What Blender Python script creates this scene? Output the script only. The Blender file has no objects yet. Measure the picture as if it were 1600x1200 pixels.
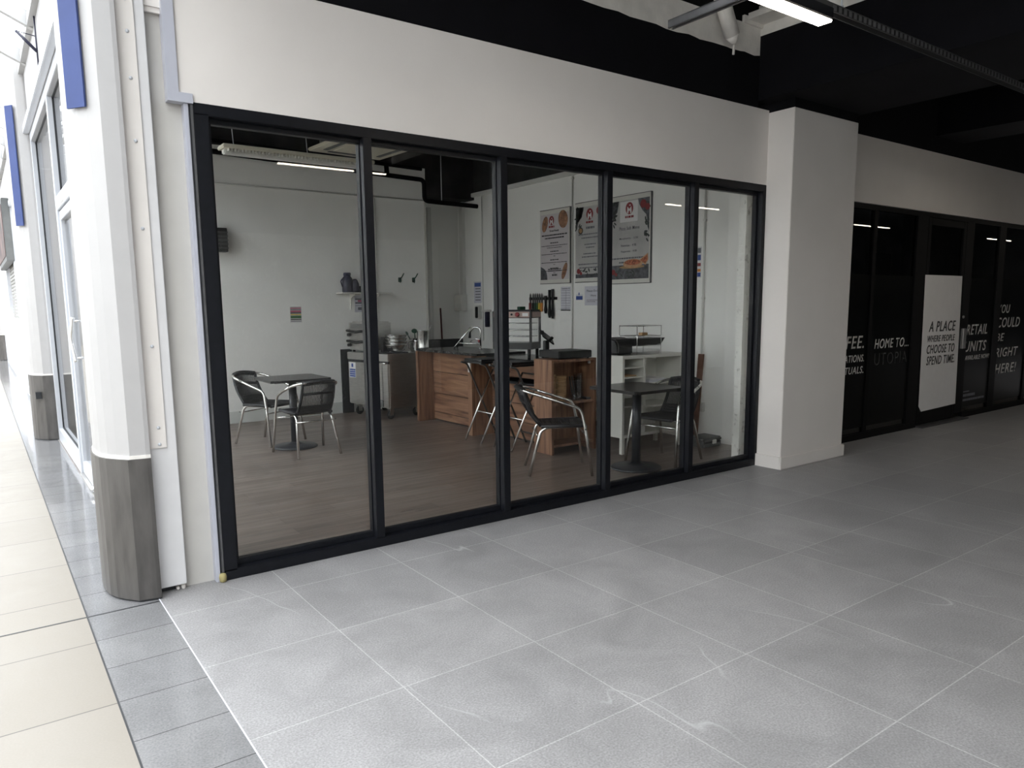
import bpy, bmesh, math, random
from mathutils import Vector, Matrix
random.seed(7)
SC = bpy.context.scene
COL = SC.collection
PI = math.pi

# ------------------------------------------------------------------ camera
cam_d = bpy.data.cameras.new('camera'); cam = bpy.data.objects.new('camera', cam_d); COL.objects.link(cam)
YAW, PITCH, ROLL = 0.6325, -0.1409, -0.0089
fw = Vector((math.sin(YAW)*math.cos(PITCH), math.cos(YAW)*math.cos(PITCH), math.sin(PITCH)))
rt = Vector((math.cos(YAW), -math.sin(YAW), 0)); up = rt.cross(fw)
rt2 = rt*math.cos(ROLL)+up*math.sin(ROLL); up2 = -rt*math.sin(ROLL)+up*math.cos(ROLL)
M = Matrix.Identity(4)
for i in range(3):
    M[i][0] = rt2[i]; M[i][1] = up2[i]; M[i][2] = -fw[i]
M.translation = Vector((-1.011, -4.234, 1.55))
cam.matrix_world = M
cam_d.sensor_width = 36; cam_d.lens = 1146.1/1600*36
cam_d.shift_x = -10.9/1600; cam_d.shift_y = 38.3/1600
cam_d.clip_start = 0.05; cam_d.clip_end = 200
SC.camera = cam

# ------------------------------------------------------------------ world, daylight, exposure
W = bpy.data.worlds.new('overcast_sky'); SC.world = W; W.use_nodes = True
bg = W.node_tree.nodes['Background']; bg.inputs[0].default_value = (0.985, 0.985, 1.0, 1); bg.inputs[1].default_value = 8.0
pl = bpy.data.lights.new('roof_daylight_portal', 'AREA'); pl.shape = 'RECTANGLE'; pl.size = 6.4; pl.size_y = 46
pl.cycles.is_portal = True
po = bpy.data.objects.new('roof_daylight_portal', pl); COL.objects.link(po); po.location = (-3.4, 10, 6.2)
vs = SC.view_settings; vs.view_transform = 'Standard'; vs.look = 'None'; vs.exposure = 0.0; vs.gamma = 1.0
vs.use_curve_mapping = False
cy = SC.cycles
cy.max_bounces = 10; cy.diffuse_bounces = 6; cy.glossy_bounces = 5; cy.transmission_bounces = 6; cy.transparent_max_bounces = 40
cy.caustics_reflective = False; cy.caustics_refractive = False; cy.sample_clamp_indirect = 6
cy.use_denoising = True

# ------------------------------------------------------------------ materials
MATS = {}
def nt(name):
    m = bpy.data.materials.new(name); m.use_nodes = True
    t = m.node_tree; return m, t, t.nodes['Principled BSDF']
def node(t, kind, **kw):
    n = t.nodes.new(kind)
    for k, v in kw.items(): setattr(n, k, v)
    return n
def lk(t, a, b): t.links.new(a, b)
def sv(n, **kw):
    for k, v in kw.items(): n.inputs[k.replace('_', ' ')].default_value = v
def mat(name, col, rough=0.5, metal=0.0, var=0.06, scale=9.0, bump=0.0, bscale=60.0, spec=0.5, stretch=(1, 1, 1)):
    """plain surface with a little procedural variation"""
    m, t, p = nt(name)
    p.inputs['Roughness'].default_value = rough; p.inputs['Metallic'].default_value = metal
    p.inputs['Specular IOR Level'].default_value = spec
    tc = node(t, 'ShaderNodeTexCoord'); mp = node(t, 'ShaderNodeMapping'); mp.inputs['Scale'].default_value = stretch
    lk(t, tc.outputs['Object'], mp.inputs['Vector'])
    nz = node(t, 'ShaderNodeTexNoise'); sv(nz, Scale=scale, Detail=5.0)
    lk(t, mp.outputs[0], nz.inputs['Vector'])
    cr = node(t, 'ShaderNodeValToRGB')
    a, b = [max(0, c*(1-var)) for c in col], [min(1, c*(1+var)) for c in col]
    cr.color_ramp.elements[0].position = 0.3; cr.color_ramp.elements[1].position = 0.7
    cr.color_ramp.elements[0].color = (*a, 1); cr.color_ramp.elements[1].color = (*b, 1)
    lk(t, nz.outputs['Fac'], cr.inputs[0]); lk(t, cr.outputs[0], p.inputs['Base Color'])
    if bump:
        n2 = node(t, 'ShaderNodeTexNoise'); sv(n2, Scale=bscale, Detail=4.0); lk(t, mp.outputs[0], n2.inputs['Vector'])
        bp = node(t, 'ShaderNodeBump'); sv(bp, Strength=bump, Distance=0.01)
        lk(t, n2.outputs['Fac'], bp.inputs['Height']); lk(t, bp.outputs[0], p.inputs['Normal'])
    MATS[name] = m; return m
def srgb(r, g, b):
    f = lambda c: (c/255/12.92) if c/255 <= 0.04045 else ((c/255+0.055)/1.055)**2.4
    return (f(r), f(g), f(b))

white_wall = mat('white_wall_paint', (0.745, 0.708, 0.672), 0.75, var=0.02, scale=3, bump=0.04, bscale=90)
white_wall_old = mat('worn_white_wall_paint', (0.60, 0.615, 0.585), 0.6, var=0.04, scale=2.2, bump=0.05, bscale=40)
shop_wall = mat('shop_white_paint', (0.89, 0.885, 0.855), 0.6, var=0.035, scale=1.8, bump=0.05, bscale=40)
plaster = mat('bare_plaster', (0.78, 0.755, 0.71), 0.9, var=0.10, scale=6, bump=0.25, bscale=30)
black_paint = mat('black_wall_paint', (0.004, 0.004, 0.0055), 0.85, var=0.2, scale=3, spec=0.15)
dark_ceiling = mat('dark_ceiling_paint', (0.009, 0.009, 0.0085), 0.9, var=0.3, scale=2.5, spec=0.15)
charcoal = mat('veiled_black_paint', (0.030, 0.030, 0.031), 0.9, var=0.4, scale=3, spec=0.2)  # black paint lightened to imitate the veil and dust of the window glass
black_frame = mat('black_powder_coat', (0.006, 0.0068, 0.0095), 0.42, var=0.2, scale=20, spec=0.25)
black_film = mat('black_window_film', (0.003, 0.0035, 0.0035), 0.30, var=0.2, spec=0.08)
far_frame = mat('dimmed_black_frame', (0.0045, 0.0045, 0.005), 0.55, var=0.2, spec=0.12)  # same coat as the near frames, colour darkened for the dim far front
gloss_black = mat('gloss_black_vinyl', (0.016, 0.017, 0.017), 0.35, var=0.1)
white_alu = mat('white_aluminium', (0.56, 0.58, 0.62), 0.3, var=0.03)
white_pvc = mat('white_pvc_trim', (0.46, 0.47, 0.53), 0.3, var=0.02)
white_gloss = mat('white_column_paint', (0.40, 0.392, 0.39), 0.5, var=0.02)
skirt_grey = mat('grey_laminate_skirting', (0.075, 0.070, 0.066), 0.45, var=0.22, scale=7, stretch=(3, 3, 0.7))
blue_banner = mat('blue_banner_fabric', (0.030, 0.052, 0.17), 0.7, var=0.12, scale=3)
gasket = mat('dark_gasket', (0.02, 0.022, 0.025), 0.5)
steel = mat('stainless_steel', (0.56, 0.55, 0.53), 0.32, 1.0, var=0.08, scale=6, stretch=(1, 1, 8))
steel_polished = mat('polished_steel', (0.72, 0.72, 0.71), 0.13, 1.0, var=0.05)
alu_tube = mat('aluminium_tube', (0.80, 0.79, 0.76), 0.24, 1.0, var=0.03)
dark_tube = mat('grey_painted_tube', (0.09, 0.09, 0.09), 0.35, 0.4)
galv = mat('galvanised_steel', (0.16, 0.16, 0.165), 0.45, 0.8, var=0.2)
black_wicker = mat('black_wicker', (0.012, 0.012, 0.015), 0.45, var=0.4, scale=60, bump=0.3, bscale=180)
table_black = mat('charcoal_table_top', (0.020, 0.019, 0.019), 0.30, var=0.4, scale=14)
iron_black = mat('black_cast_iron', (0.012, 0.014, 0.019), 0.42, var=0.2)
black_plastic = mat('black_plastic', (0.011, 0.011, 0.012), 0.4, var=0.2)
grey_plastic = mat('grey_plastic', (0.10, 0.105, 0.105), 0.5, var=0.1)
white_plastic = mat('white_plastic', (0.66, 0.66, 0.63), 0.4, var=0.03)
white_laminate = mat('white_laminate', (0.70, 0.69, 0.64), 0.4, var=0.02)
paper_white = mat('white_paper', (0.74, 0.73, 0.73), 0.7, var=0.02)
paper_lilac = mat('lilac_white_paper', (0.62, 0.62, 0.68), 0.7, var=0.02)
print_black = mat('black_print', (0.02, 0.02, 0.022), 0.6)
print_grey = mat('grey_print', (0.15, 0.15, 0.17), 0.6)
vinyl_white = mat('white_vinyl_lettering', (0.70, 0.69, 0.67), 0.6, var=0.02)
print_red = mat('dark_red_print', (0.24, 0.03, 0.035), 0.6)
print_blue = mat('blue_print', (0.035, 0.075, 0.28), 0.6)
print_green = mat('green_print', (0.045, 0.15, 0.05), 0.6)
print_orange = mat('orange_print', (0.55, 0.20, 0.03), 0.6)
print_pink = mat('pink_print', (0.45, 0.09, 0.17), 0.6)
print_yellow = mat('yellow_print', (0.60, 0.46, 0.06), 0.6)
kraft = mat('kraft_card', (0.38, 0.24, 0.12), 0.8, var=0.06)
red_wood = mat('reddish_brown_handle', (0.10, 0.02, 0.018), 0.5)
brown_board = mat('brown_board', (0.16, 0.075, 0.05), 0.55, var=0.25, scale=12, stretch=(1, 1, 0.2))
yellow_foam = mat('yellow_foam', (0.36, 0.31, 0.14), 0.9, var=0.1)
worktop_mat = mat('dark_stone_worktop', (0.030, 0.031, 0.031), 0.22, var=0.35, scale=40)
green_plastic = mat('dark_green_plastic', (0.015, 0.075, 0.045), 0.4)
navy_plastic = mat('navy_plastic', (0.014, 0.015, 0.038), 0.35, var=0.2)
rubber = mat('black_rubber', (0.012, 0.012, 0.012), 0.8)
cream_ac = mat('cream_enamel', (0.60, 0.57, 0.47), 0.5, var=0.03)
shutter_mat = mat('grey_shutter', (0.30, 0.30, 0.29), 0.5)
brown_sign = mat('brown_sign_print', (0.085, 0.05, 0.045), 0.6, var=0.85, scale=2.2)

def wood(name, axis):
    m, t, p = nt(name)
    p.inputs['Roughness'].default_value = 0.42
    tc = node(t, 'ShaderNodeTexCoord'); mp = node(t, 'ShaderNodeMapping')
    s = [7, 7, 7]; s[axis] = 0.55
    mp.inputs['Scale'].default_value = s
    lk(t, tc.outputs['Object'], mp.inputs['Vector'])
    nz = node(t, 'ShaderNodeTexNoise'); sv(nz, Scale=2.4, Detail=7.0, Distortion=1.0); lk(t, mp.outputs[0], nz.inputs['Vector'])
    cr = node(t, 'ShaderNodeValToRGB'); e = cr.color_ramp.elements
    e[0].position = 0.30; e[0].color = (0.115, 0.052, 0.030, 1)
    e[1].position = 0.72; e[1].color = (0.335, 0.190, 0.112, 1)
    k = e.new(0.5); k.color = (0.245, 0.128, 0.075, 1)
    lk(t, nz.outputs['Fac'], cr.inputs[0]); lk(t, cr.outputs[0], p.inputs['Base Color'])
    return m
wood_v = wood('walnut_laminate_upright', 2)
wood_h = wood('walnut_laminate_level', 1)

def glass(name, tint=(0.93, 0.95, 0.94), f0=0.04, haze=0.0):
    m = bpy.data.materials.new(name); m.use_nodes = True; t = m.node_tree
    t.nodes.remove(t.nodes['Principled BSDF']); out = t.nodes['Material Output']
    tr = node(t, 'ShaderNodeBsdfTransparent'); tr.inputs[0].default_value = (*tint, 1)
    gl = node(t, 'ShaderNodeBsdfGlossy'); gl.inputs['Roughness'].default_value = 0.0
    lw = node(t, 'ShaderNodeLayerWeight'); lw.inputs[0].default_value = 0.5
    pw = node(t, 'ShaderNodeMath', operation='POWER'); pw.inputs[1].default_value = 5
    lk(t, lw.outputs['Facing'], pw.inputs[0])
    ma = node(t, 'ShaderNodeMath', operation='MULTIPLY_ADD'); ma.inputs[1].default_value = 1-f0; ma.inputs[2].default_value = f0
    lk(t, pw.outputs[0], ma.inputs[0])
    mx = node(t, 'ShaderNodeMixShader'); lk(t, ma.outputs[0], mx.inputs[0]); lk(t, tr.outputs[0], mx.inputs[1]); lk(t, gl.outputs[0], mx.inputs[2])
    lk(t, mx.outputs[0], out.inputs['Surface'])
    MATS[name] = m; return m
shop_glass = glass('clear_shop_glass', (0.985, 0.99, 0.985), 0.04)
tint_glass = glass('dark_shop_glass', (0.55, 0.56, 0.55), 0.05)
roof_glass = glass('roof_glass', (0.96, 0.98, 0.99), 0.03)
clear_plastic = glass('clear_plastic', (0.90, 0.90, 0.90), 0.08)
mall_glass = glass('mall_shop_glass', (0.985, 0.99, 0.99), 0.04)

def emis(name, col, s):
    m = bpy.data.materials.new(name); m.use_nodes = True; t = m.node_tree
    t.nodes.remove(t.nodes['Principled BSDF'])
    e = node(t, 'ShaderNodeEmission'); e.inputs[0].default_value = (*col, 1); e.inputs[1].default_value = s
    lk(t, e.outputs[0], t.nodes['Material Output'].inputs['Surface']); return m
led = emis('lit_led_diffuser', (1.0, 0.89, 0.74), 29.0)

def tiles(name, w, h, ox, oy, c1, c2, mortar, msize, rough, veins=0.0, cloud=0.12, spec=0.5, bump=0.03):
    m, t, p = nt(name)
    p.inputs['Specular IOR Level'].default_value = spec
    tc = node(t, 'ShaderNodeTexCoord'); mp = node(t, 'ShaderNodeMapping'); mp.inputs['Location'].default_value = (-ox, -oy, 0)
    lk(t, tc.outputs['Object'], mp.inputs['Vector'])
    br = node(t, 'ShaderNodeTexBrick'); br.offset = 0.0; br.squash = 1.0
    sv(br, Scale=1.0, Mortar_Size=msize, Mortar_Smooth=0.05, Bias=0.0, Brick_Width=w, Row_Height=h)
    br.inputs['Color1'].default_value = (*c1, 1); br.inputs['Color2'].default_value = (*c2, 1); br.inputs['Mortar'].default_value = (*mortar, 1)
    lk(t, mp.outputs[0], br.inputs['Vector'])
    nz = node(t, 'ShaderNodeTexNoise'); sv(nz, Scale=2.6, Detail=10.0, Roughness=0.68, Distortion=0.6)
    lk(t, tc.outputs['Object'], nz.inputs['Vector'])
    mr = node(t, 'ShaderNodeMapRange'); sv(mr, From_Min=0.25, From_Max=0.75, To_Min=1-cloud, To_Max=1+cloud)
    lk(t, nz.outputs['Fac'], mr.inputs['Value'])
    fine = node(t, 'ShaderNodeTexNoise'); sv(fine, Scale=120.0, Detail=3.0); lk(t, tc.outputs['Object'], fine.inputs['Vector'])
    mf = node(t, 'ShaderNodeMapRange'); sv(mf, From_Min=0.3, From_Max=0.7, To_Min=1-cloud*1.1, To_Max=1+cloud*1.1); lk(t, fine.outputs['Fac'], mf.inputs['Value'])
    mm = node(t, 'ShaderNodeMath', operation='MULTIPLY'); lk(t, mr.outputs[0], mm.inputs[0]); lk(t, mf.outputs[0], mm.inputs[1])
    mul = node(t, 'ShaderNodeMix', data_type='RGBA', blend_type='MULTIPLY'); mul.inputs['Factor'].default_value = 1
    lk(t, br.outputs['Color'], mul.inputs['A']); lk(t, mm.outputs[0], mul.inputs['B'])
    last = mul.outputs['Result']
    if veins:
        # thin pale slate veins: zero crossings of a stretched noise, gated by a slow one
        mp2 = node(t, 'ShaderNodeMapping'); mp2.inputs['Scale'].default_value = (1.0, 0.30, 1); mp2.inputs['Rotation'].default_value = (0, 0, 0.6)
        lk(t, tc.outputs['Object'], mp2.inputs['Vector'])
        v = node(t, 'ShaderNodeTexNoise'); sv(v, Scale=0.8, Detail=4.0, Roughness=0.5, Distortion=0.15); lk(t, mp2.outputs[0], v.inputs['Vector'])
        sb = node(t, 'ShaderNodeMath', operation='SUBTRACT'); sb.inputs[1].default_value = 0.5; lk(t, v.outputs['Fac'], sb.inputs[0])
        ab = node(t, 'ShaderNodeMath', operation='ABSOLUTE'); lk(t, sb.outputs[0], ab.inputs[0])
        r1 = node(t, 'ShaderNodeMapRange'); sv(r1, From_Min=0.0, From_Max=0.0022, To_Min=1.0, To_Max=0.0); lk(t, ab.outputs[0], r1.inputs['Value'])
        g = node(t, 'ShaderNodeTexNoise'); sv(g, Scale=1.1, Detail=2.0); lk(t, tc.outputs['Object'], g.inputs['Vector'])
        r2 = node(t, 'ShaderNodeMapRange'); sv(r2, From_Min=0.54, From_Max=0.64, To_Min=0.0, To_Max=veins); lk(t, g.outputs['Fac'], r2.inputs['Value'])
        mk = node(t, 'ShaderNodeMath', operation='MULTIPLY'); lk(t, r1.outputs[0], mk.inputs[0]); lk(t, r2.outputs[0], mk.inputs[1])
        mv = node(t, 'ShaderNodeMix', data_type='RGBA'); lk(t, mk.outputs[0], mv.inputs['Factor']); lk(t, last, mv.inputs['A'])
        mv.inputs['B'].default_value = (0.47, 0.47, 0.47, 1); last = mv.outputs['Result']
    lk(t, last, p.inputs['Base Color'])
    rr = node(t, 'ShaderNodeMapRange'); sv(rr, From_Min=0.3, From_Max=0.7, To_Min=rough*0.85, To_Max=rough*1.15); lk(t, nz.outputs['Fac'], rr.inputs['Value'])
    lk(t, rr.outputs[0], p.inputs['Roughness'])
    if bump:
        bp = node(t, 'ShaderNodeBump'); sv(bp, Strength=bump, Distance=0.01); lk(t, fine.outputs['Fac'], bp.inputs['Height']); lk(t, bp.outputs[0], p.inputs['Normal'])
    return m
floor_new = tiles('grey_slate_tile', 0.6758, 0.6685, 0.266, -0.3375, (0.258, 0.253, 0.254), (0.296, 0.290, 0.290), (0.42, 0.415, 0.41), 0.0026, 0.5, veins=0.75, cloud=0.20)
floor_strip = tiles('polished_grey_tile', 3.0, 0.335, -1.9, -0.088, (0.185, 0.184, 0.188), (0.205, 0.204, 0.206), (0.07, 0.07, 0.07), 0.0025, 0.10, cloud=0.16, bump=0.0)
floor_cream = tiles('cream_tile', 3.0, 0.66, -2.9, -0.4375, (0.248, 0.224, 0.190), (0.264, 0.240, 0.206), (0.10, 0.09, 0.085), 0.0035, 0.38, spec=0.3, cloud=0.025, bump=0.0)
def plank_floor():
    m, t, p = nt('dark_wood_vinyl_floor')
    tc = node(t, 'ShaderNodeTexCoord')
    br = node(t, 'ShaderNodeTexBrick'); br.offset = 0.4
    sv(br, Scale=1.0, Mortar_Size=0.0015, Brick_Width=1.1, Row_Height=0.15, Bias=0.0)
    br.inputs['Color1'].default_value = (0.110, 0.081, 0.066, 1); br.inputs['Color2'].default_value = (0.165, 0.128, 0.107, 1); br.inputs['Mortar'].default_value = (0.03, 0.024, 0.02, 1)
    lk(t, tc.outputs['Object'], br.inputs['Vector'])
    mp = node(t, 'ShaderNodeMapping'); mp.inputs['Scale'].default_value = (0.8, 9, 1); lk(t, tc.outputs['Object'], mp.inputs['Vector'])
    nz = node(t, 'ShaderNodeTexNoise'); sv(nz, Scale=2.5, Detail=7.0, Distortion=0.6); lk(t, mp.outputs[0], nz.inputs['Vector'])
    mr = node(t, 'ShaderNodeMapRange'); sv(mr, From_Min=0.3, From_Max=0.7, To_Min=0.7, To_Max=1.3); lk(t, nz.outputs['Fac'], mr.inputs['Value'])
    mul = node(t, 'ShaderNodeMix', data_type='RGBA', blend_type='MULTIPLY'); mul.inputs['Factor'].default_value = 1
    lk(t, br.outputs['Color'], mul.inputs['A']); lk(t, mr.outputs[0], mul.inputs['B'])
    # pale scuffs
    n2 = node(t, 'ShaderNodeTexNoise'); sv(n2, Scale=1.3, Detail=8.0, Roughness=0.7, Distortion=1.2); lk(t, mp.outputs[0], n2.inputs['Vector'])
    r2 = node(t, 'ShaderNodeMapRange'); sv(r2, From_Min=0.60, From_Max=0.78, To_Min=0.0, To_Max=0.45); lk(t, n2.outputs['Fac'], r2.inputs['Value'])
    mv = node(t, 'ShaderNodeMix', data_type='RGBA'); lk(t, r2.outputs[0], mv.inputs['Factor']); lk(t, mul.outputs['Result'], mv.inputs['A']); mv.inputs['B'].default_value = (0.30, 0.27, 0.25, 1)
    lk(t, mv.outputs['Result'], p.inputs['Base Color'])
    rr = node(t, 'ShaderNodeMapRange'); sv(rr, From_Min=0.3, From_Max=0.7, To_Min=0.26, To_Max=0.42); lk(t, n2.outputs['Fac'], rr.inputs['Value']); lk(t, rr.outputs[0], p.inputs['Roughness'])
    return m
floor_cafe = plank_floor()
def brick_white():
    m, t, p = nt('painted_white_brick'); p.inputs['Roughness'].default_value = 0.7
    tc = node(t, 'ShaderNodeTexCoord'); mp = node(t, 'ShaderNodeMapping'); mp.inputs['Rotation'].default_value = (PI/2, 0, 0); lk(t, tc.outputs['Object'], mp.inputs['Vector'])
    nz = node(t, 'ShaderNodeTexNoise'); sv(nz, Scale=14.0, Detail=6.0); lk(t, tc.outputs['Object'], nz.inputs['Vector'])
    cr = node(t, 'ShaderNodeValToRGB'); e = cr.color_ramp.elements; e[0].position = 0.30; e[0].color = (0.42, 0.41, 0.38, 1); e[1].position = 0.40; e[1].color = (0.82, 0.82, 0.78, 1)
    lk(t, nz.outputs['Fac'], cr.inputs[0]); lk(t, cr.outputs[0], p.inputs['Base Color'])
    br = node(t, 'ShaderNodeTexBrick'); sv(br, Scale=1.0, Mortar_Size=0.006, Brick_Width=0.22, Row_Height=0.075); lk(t, mp.outputs[0], br.inputs['Vector'])
    ad = node(t, 'ShaderNodeMath', operation='SUBTRACT'); lk(t, nz.outputs['Fac'], ad.inputs[0]); lk(t, br.outputs['Fac'], ad.inputs[1])
    bp = node(t, 'ShaderNodeBump'); sv(bp, Strength=0.6, Distance=0.015); lk(t, ad.outputs[0], bp.inputs['Height']); lk(t, bp.outputs[0], p.inputs['Normal'])
    return m
brick_mat = brick_white()

# ------------------------------------------------------------------ mesh helpers
ORG = {}
class MB:
    def __init__(s): s.bm = bmesh.new()
    def box(s, x0, x1, y0, y1, z0, z1, bev=0.0, seg=2):
        b = bmesh.new(); bmesh.ops.create_cube(b, size=1.0)
        for v in b.verts:
            v.co = Vector((x0+(v.co.x+.5)*(x1-x0), y0+(v.co.y+.5)*(y1-y0), z0+(v.co.z+.5)*(z1-z0)))
        if bev: bmesh.ops.bevel(b, geom=b.edges[:], offset=bev, segments=seg, affect='EDGES', clamp_overlap=True)
        s.add(b); return s
    def add(s, b, mx=None):
        me = bpy.data.meshes.new('tmp'); b.to_mesh(me); b.free()
        if mx is not None: me.transform(mx)
        s.bm.from_mesh(me); bpy.data.meshes.remove(me)
    def mesh(s, me, mx=None):
        if mx is not None: me.transform(mx)
        s.bm.from_mesh(me); bpy.data.meshes.remove(me); return s
    def tube(s, pts, r, n=10, closed=False, caps=True):
        pts = [Vector(p) for p in pts]; N = len(pts); bm = s.bm
        rad = r if callable(r) else (lambda k: r)
        tang = []
        for i in range(N):
            a = pts[(i-1) % N] if (closed or i > 0) else pts[i]; b = pts[(i+1) % N] if (closed or i < N-1) else pts[i]
            tang.append((b-a).normalized())
        ref = Vector((0, 0, 1)) if abs(tang[0].z) < 0.9 else Vector((1, 0, 0))
        nrm = (ref - tang[0]*ref.dot(tang[0])).normalized(); rings = []
        for i in range(N):
            if i: nrm = (nrm - tang[i]*nrm.dot(tang[i])).normalized()
            bi = tang[i].cross(nrm); q = rad(i/(N-1) if N > 1 else 0)
            rings.append([bm.verts.new(pts[i]+(nrm*math.cos(2*PI*k/n)+bi*math.sin(2*PI*k/n))*q) for k in range(n)])
        for i in range(N if closed else N-1):
            A, B = rings[i], rings[(i+1) % N]
            for k in range(n): bm.faces.new((A[k], A[(k+1) % n], B[(k+1) % n], B[k])).smooth = True
        if caps and not closed:
            bm.faces.new(list(reversed(rings[0]))); bm.faces.new(rings[-1])
        return s
    def lathe(s, prof, c=(0, 0, 0), n=28, cap=True):
        """prof: list of (radius, z)"""
        bm = s.bm; rings = []
        for r, z in prof:
            rings.append([bm.verts.new((c[0]+r*math.cos(2*PI*k/n), c[1]+r*math.sin(2*PI*k/n), c[2]+z)) for k in range(n)])
        for A, B in zip(rings, rings[1:]):
            for k in range(n): bm.faces.new((A[k], A[(k+1) % n], B[(k+1) % n], B[k])).smooth = True
        if cap:
            bm.faces.new(list(reversed(rings[0]))); bm.faces.new(rings[-1])
        return s
    def prism(s, poly, z0, z1, smooth=False):
        bm = s.bm; a = [bm.verts.new((x, y, z0)) for x, y in poly]; b = [bm.verts.new((x, y, z1)) for x, y in poly]; n = len(poly)
        for k in range(n): bm.faces.new((a[k], a[(k+1) % n], b[(k+1) % n], b[k])).smooth = smooth
        bm.faces.new(list(reversed(a))); bm.faces.new(b); return s
    def extrude(s, poly3, d):
        """flat polygon of 3d points pushed along d"""
        bm = s.bm; d = Vector(d); a = [bm.verts.new(p) for p in poly3]; b = [bm.verts.new(Vector(p)+d) for p in poly3]; n = len(a)
        for k in range(n): bm.faces.new((a[k], a[(k+1) % n], b[(k+1) % n], b[k]))
        bm.faces.new(list(reversed(a))); bm.faces.new(b); return s
    def quad(s, *p):
        s.bm.faces.new([s.bm.verts.new(q) for q in p]); return s
    def xf(s, mx):
        bmesh.ops.transform(s.bm, matrix=mx, verts=s.bm.verts[:]); return s
    def build(s, name, m, parent=None, origin=None):
        bmesh.ops.recalc_face_normals(s.bm, faces=s.bm.faces[:])
        vs = s.bm.verts
        if parent is not None: o0 = ORG[parent.name]
        elif origin is not None: o0 = Vector(origin)
        else:
            lo = [min(v.co[i] for v in vs) for i in range(3)]; hi = [max(v.co[i] for v in vs) for i in range(3)]
            o0 = Vector(((lo[0]+hi[0])/2, (lo[1]+hi[1])/2, lo[2]))
        bmesh.ops.translate(s.bm, verts=s.bm.verts[:], vec=-o0)
        me = bpy.data.meshes.new(name); s.bm.to_mesh(me); s.bm.free()
        me.materials.append(m); o = bpy.data.objects.new(name, me); COL.objects.link(o)
        ORG[o.name] = o0
        if parent is not None: o.parent = parent
        else: o.location = o0
        return o
def B(*a, **k): return MB().box(*a, **k)
def smoothed(pts, r=0.06, n=6):
    """polyline with rounded corners"""
    P = [Vector(p) for p in pts]; out = [P[0]]
    for a, b, c in zip(P, P[1:], P[2:]):
        d1 = (a-b); d2 = (c-b); q = min(r, d1.length*0.48, d2.length*0.48)
        p0 = b+d1.normalized()*q; p1 = b+d2.normalized()*q
        for k in range(n+1):
            u = k/n; out.append(p0*(1-u)**2+b*2*u*(1-u)+p1*u*u)
    out.append(P[-1]); return out
def catmull(pts, n=8):
    P = [Vector(p) for p in pts]; P = [P[0]*2-P[1]]+P+[P[-1]*2-P[-2]]; out = []
    for i in range(1, len(P)-2):
        for k in range(n):
            t = k/n; a, b, c, d = P[i-1:i+3]
            out.append(0.5*((2*b)+(c-a)*t+(2*a-5*b+4*c-d)*t*t+(3*b-a-3*c+d)*t**3))
    out.append(P[-2]); return out
def tag(o, label=None, cat=None, group=None, kind=None):
    if label: o['label'] = label
    if cat: o['category'] = cat
    if group: o['group'] = group
    if kind: o['kind'] = kind
    return o
def thing(name, label, cat, loc=(0, 0, 0), group=None, kind=None):
    o = bpy.data.objects.new(name, None); COL.objects.link(o); o.location = loc; o.empty_display_size = 0.1
    ORG[o.name] = Vector(loc); return tag(o, label, cat, group, kind)
def struct(name, m, mb, label=None, cat=None):
    o = mb.build(name, m, origin=(0, 0, 0)); tag(o, label, cat, kind='structure'); return o
def dup(root, loc=None, rotz=None, label=None, group=None):
    r = root.copy(); COL.objects.link(r)
    ORG[r.name] = Vector(loc) if loc is not None else ORG[root.name]
    if loc is not None: r.location = loc
    if rotz is not None: r.rotation_euler = (0, 0, rotz)
    if label: r['label'] = label
    if group: r['group'] = group
    for ch in list(root.children):
        c = ch.copy(); COL.objects.link(c); c.parent = r
        for g in list(ch.children):
            d = g.copy(); COL.objects.link(d); d.parent = c
    return r

# text: a flat mesh fitted to a box on a wall plane
def text_bm(body, bold=0.0, shear=0.0):
    c = bpy.data.curves.new('t', 'FONT'); c.body = body; c.shear = shear; c.offset = bold; c.extrude = 0.0; c.resolution_u = 3; c.space_character = 1.12
    o = bpy.data.objects.new('t', c); COL.objects.link(o); bpy.context.view_layer.update()
    dg = bpy.context.evaluated_depsgraph_get(); me = bpy.data.meshes.new_from_object(o.evaluated_get(dg))
    bpy.data.objects.remove(o); bpy.data.curves.remove(c); return me
class Plane:
    """wall plane: P + s*S + h*Z, surface normal N; s runs left to right as seen, h is height"""
    def __init__(s, P, S, N): s.P, s.S, s.N = Vector(P), Vector(S), Vector(N)
    def at(s, u, h, d=0.0): return s.P+s.S*u+Vector((0, 0, 1))*h+s.N*d
def put_text(mb, pl, body, u0, u1, h0, h1, d=0.002, bold=0.012, shear=0.0, thick=0.0012):
    me = text_bm(body, bold, shear); v = [q.co.copy() for q in me.vertices]
    if not v: return
    x0, x1 = min(q.x for q in v), max(q.x for q in v); y0, y1 = min(q.y for q in v), max(q.y for q in v)
    b = bmesh.new(); b.from_mesh(me); bpy.data.meshes.remove(me)
    for q in b.verts:
        q.co = pl.at(u0+(q.co.x-x0)/(x1-x0)*(u1-u0), h0+(q.co.y-y0)/(y1-y0)*(h1-h0), d)
    ex = bmesh.ops.extrude_face_region(b, geom=b.faces[:])
    bmesh.ops.translate(b, verts=[g for g in ex['geom'] if isinstance(g, bmesh.types.BMVert)], vec=pl.N*thick)
    mb.add(b)
def put_rect(mb, pl, u0, u1, h0, h1, d0=0.0, d1=0.002):
    mb.extrude([pl.at(u0, h0, d0), pl.at(u1, h0, d0), pl.at(u1, h1, d0), pl.at(u0, h1, d0)], pl.N*(d1-d0))
def put_poly(mb, pl, pts, d0=0.0, d1=0.002):
    mb.extrude([pl.at(u, h, d0) for u, h in pts], pl.N*(d1-d0))
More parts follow.
